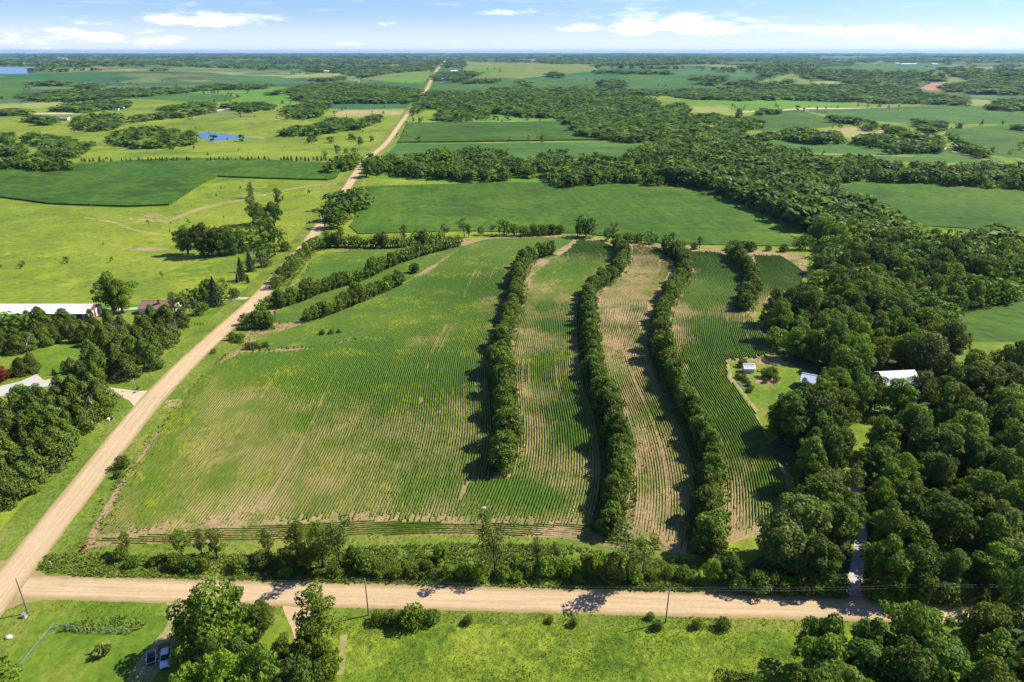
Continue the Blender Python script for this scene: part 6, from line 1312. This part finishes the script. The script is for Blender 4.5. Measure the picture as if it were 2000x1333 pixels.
MB().add(V_, [(y * 11 + x, y * 11 + x + 1, (y + 1) * 11 + x + 1, (y + 1) * 11 + x) for y in range(4) for x in range(10)]).build('sheet', plain_mat('dark_sheet', (.10, .10, .125), .35, .1), o)
for lab, px, py, sc_ in (('pale boulder lying on the mown lawn near the junction', 18, 1246, .55), ('pale boulder beside the bean field below the windbreak gap', 944, 994, .5)):
    rg = np.random.default_rng(int(px)); o = bpy.data.objects.new('boulder', None); bpy.data.objects.remove(o)
    v = []; n = 9
    for j in range(6):
        th = math.pi * j / 5
        for k in range(n): r_ = sc_ * rg.uniform(.85, 1.15); v.append((1.3 * r_ * math.sin(th) * math.cos(6.2832 * k / n), r_ * math.sin(th) * math.sin(6.2832 * k / n), .6 * r_ * math.cos(th) + sc_ * .3))
    f = [(j * n + k, (j + 1) * n + k, (j + 1) * n + (k + 1) % n, j * n + (k + 1) % n) for j in range(5) for k in range(n)]
    o = MB().add(v, f).build('boulder', plain_mat('pale_stone', (.62, .59, .53), .9, .15), None, True); o.location = G(px, py); tag(o, lab, 'rock')
# cattle troughs and cows far on the left meadow
HIDE = plain_mat('dark_hide', (.035, .028, .024), .8, .15); HIDEW = plain_mat('pale_hide', (.55, .48, .38), .8, .15)
def cow(px, py, rz, mt, lab, grp):
    g = G(px, py)
    o = thing('cow', lab, 'cow', g, rz, grp, 1.15)
    v = [Vector(q) for q in ((-.75, 0, 1.05), (-.3, 0, 1.05), (.3, 0, 1.05), (.72, 0, 1.10), (1.05, 0, 1.25), (1.25, 0, 1.22), (1.5, 0, 1.05), (-.7, .18, .75), (-.72, .2, .4), (-.7, .2, 0), (-.7, -.18, .75), (-.72, -.2, .4), (-.7, -.2, 0), (.62, .18, .75), (.63, .19, .4), (.62, .19, 0), (.62, -.18, .75), (.63, -.19, .4), (.62, -.19, 0), (-.9, 0, 1.0), (-.95, 0, .55), (1.22, .2, 1.32), (1.22, -.2, 1.32))]
    e = [(0, 1), (1, 2), (2, 3), (3, 4), (4, 5), (5, 6), (0, 7), (7, 8), (8, 9), (0, 10), (10, 11), (11, 12), (3, 13), (13, 14), (14, 15), (3, 16), (16, 17), (17, 18), (0, 19), (19, 20), (5, 21), (5, 22)]
    me = bpy.data.meshes.new('body'); me.from_pydata(v, e, []); b = bpy.data.objects.new('body', me); C.objects.link(b); b.parent = o
    md = b.modifiers.new('skin', 'SKIN'); rad = [.34, .38, .38, .36, .22, .18, .12] + [.16, .09, .07] * 4 + [.05, .04, .05, .05]
    for sv, r_ in zip(me.skin_vertices[0].data, rad): sv.radius = (r_ * .9, r_)
    me.skin_vertices[0].data[0].use_root = True
    b.modifiers.new('sub', 'SUBSURF').levels = 1; me.materials.append(mt)
cw = [(139, 258.0), (143, 258.4), (146, 258.2), (149.5, 257.9)]
for k, (px, py) in enumerate(cw): cow(px, py, _rc.uniform(0, 6), HIDEW if k % 2 else HIDE, f'{("dark", "pale")[k % 2]} cow, {ordinal(k + 1)} from the left in the herd on the far left meadow', 'dark and pale cows on the far left meadow')
for k in range(7): cow(299 + k * 3.0, 281 + (k % 3) * .3, _rc.uniform(0, 6), HIDEW, f'pale cow, {ordinal(k + 1)} from the left in the line below the pond grove', 'pale cows below the pond grove')
building('cattle_shelter', 'small rusty-roofed cattle shelter on the meadow above the pond', 'shelter', 272, 236, 7, 4, 2.2, 3.2, R(5), BROWN, SHING, doors=[('s', 0, 2.5, .1, 1.8, BLACK)])

# ------------------------------------------------------------------ haze: the air between here and the horizon
m, N = newmat('haze_air')
pv = N.n('ShaderNodeVolumePrincipled', {'Color': (0.35, 0.59, 0.94, 1), 'Density': HAZE_D, 'Anisotropy': 0.2})
N.n('ShaderNodeOutputMaterial', {1: pv.outputs[0]})
hz = MB().box(-47500, 47500, -47500, 47500, -180, 150).build('haze', m); hz['kind'] = 'stuff'; tag(hz, 'thin blue haze over the whole countryside', 'haze')
print('done', _t.time() - _T0)
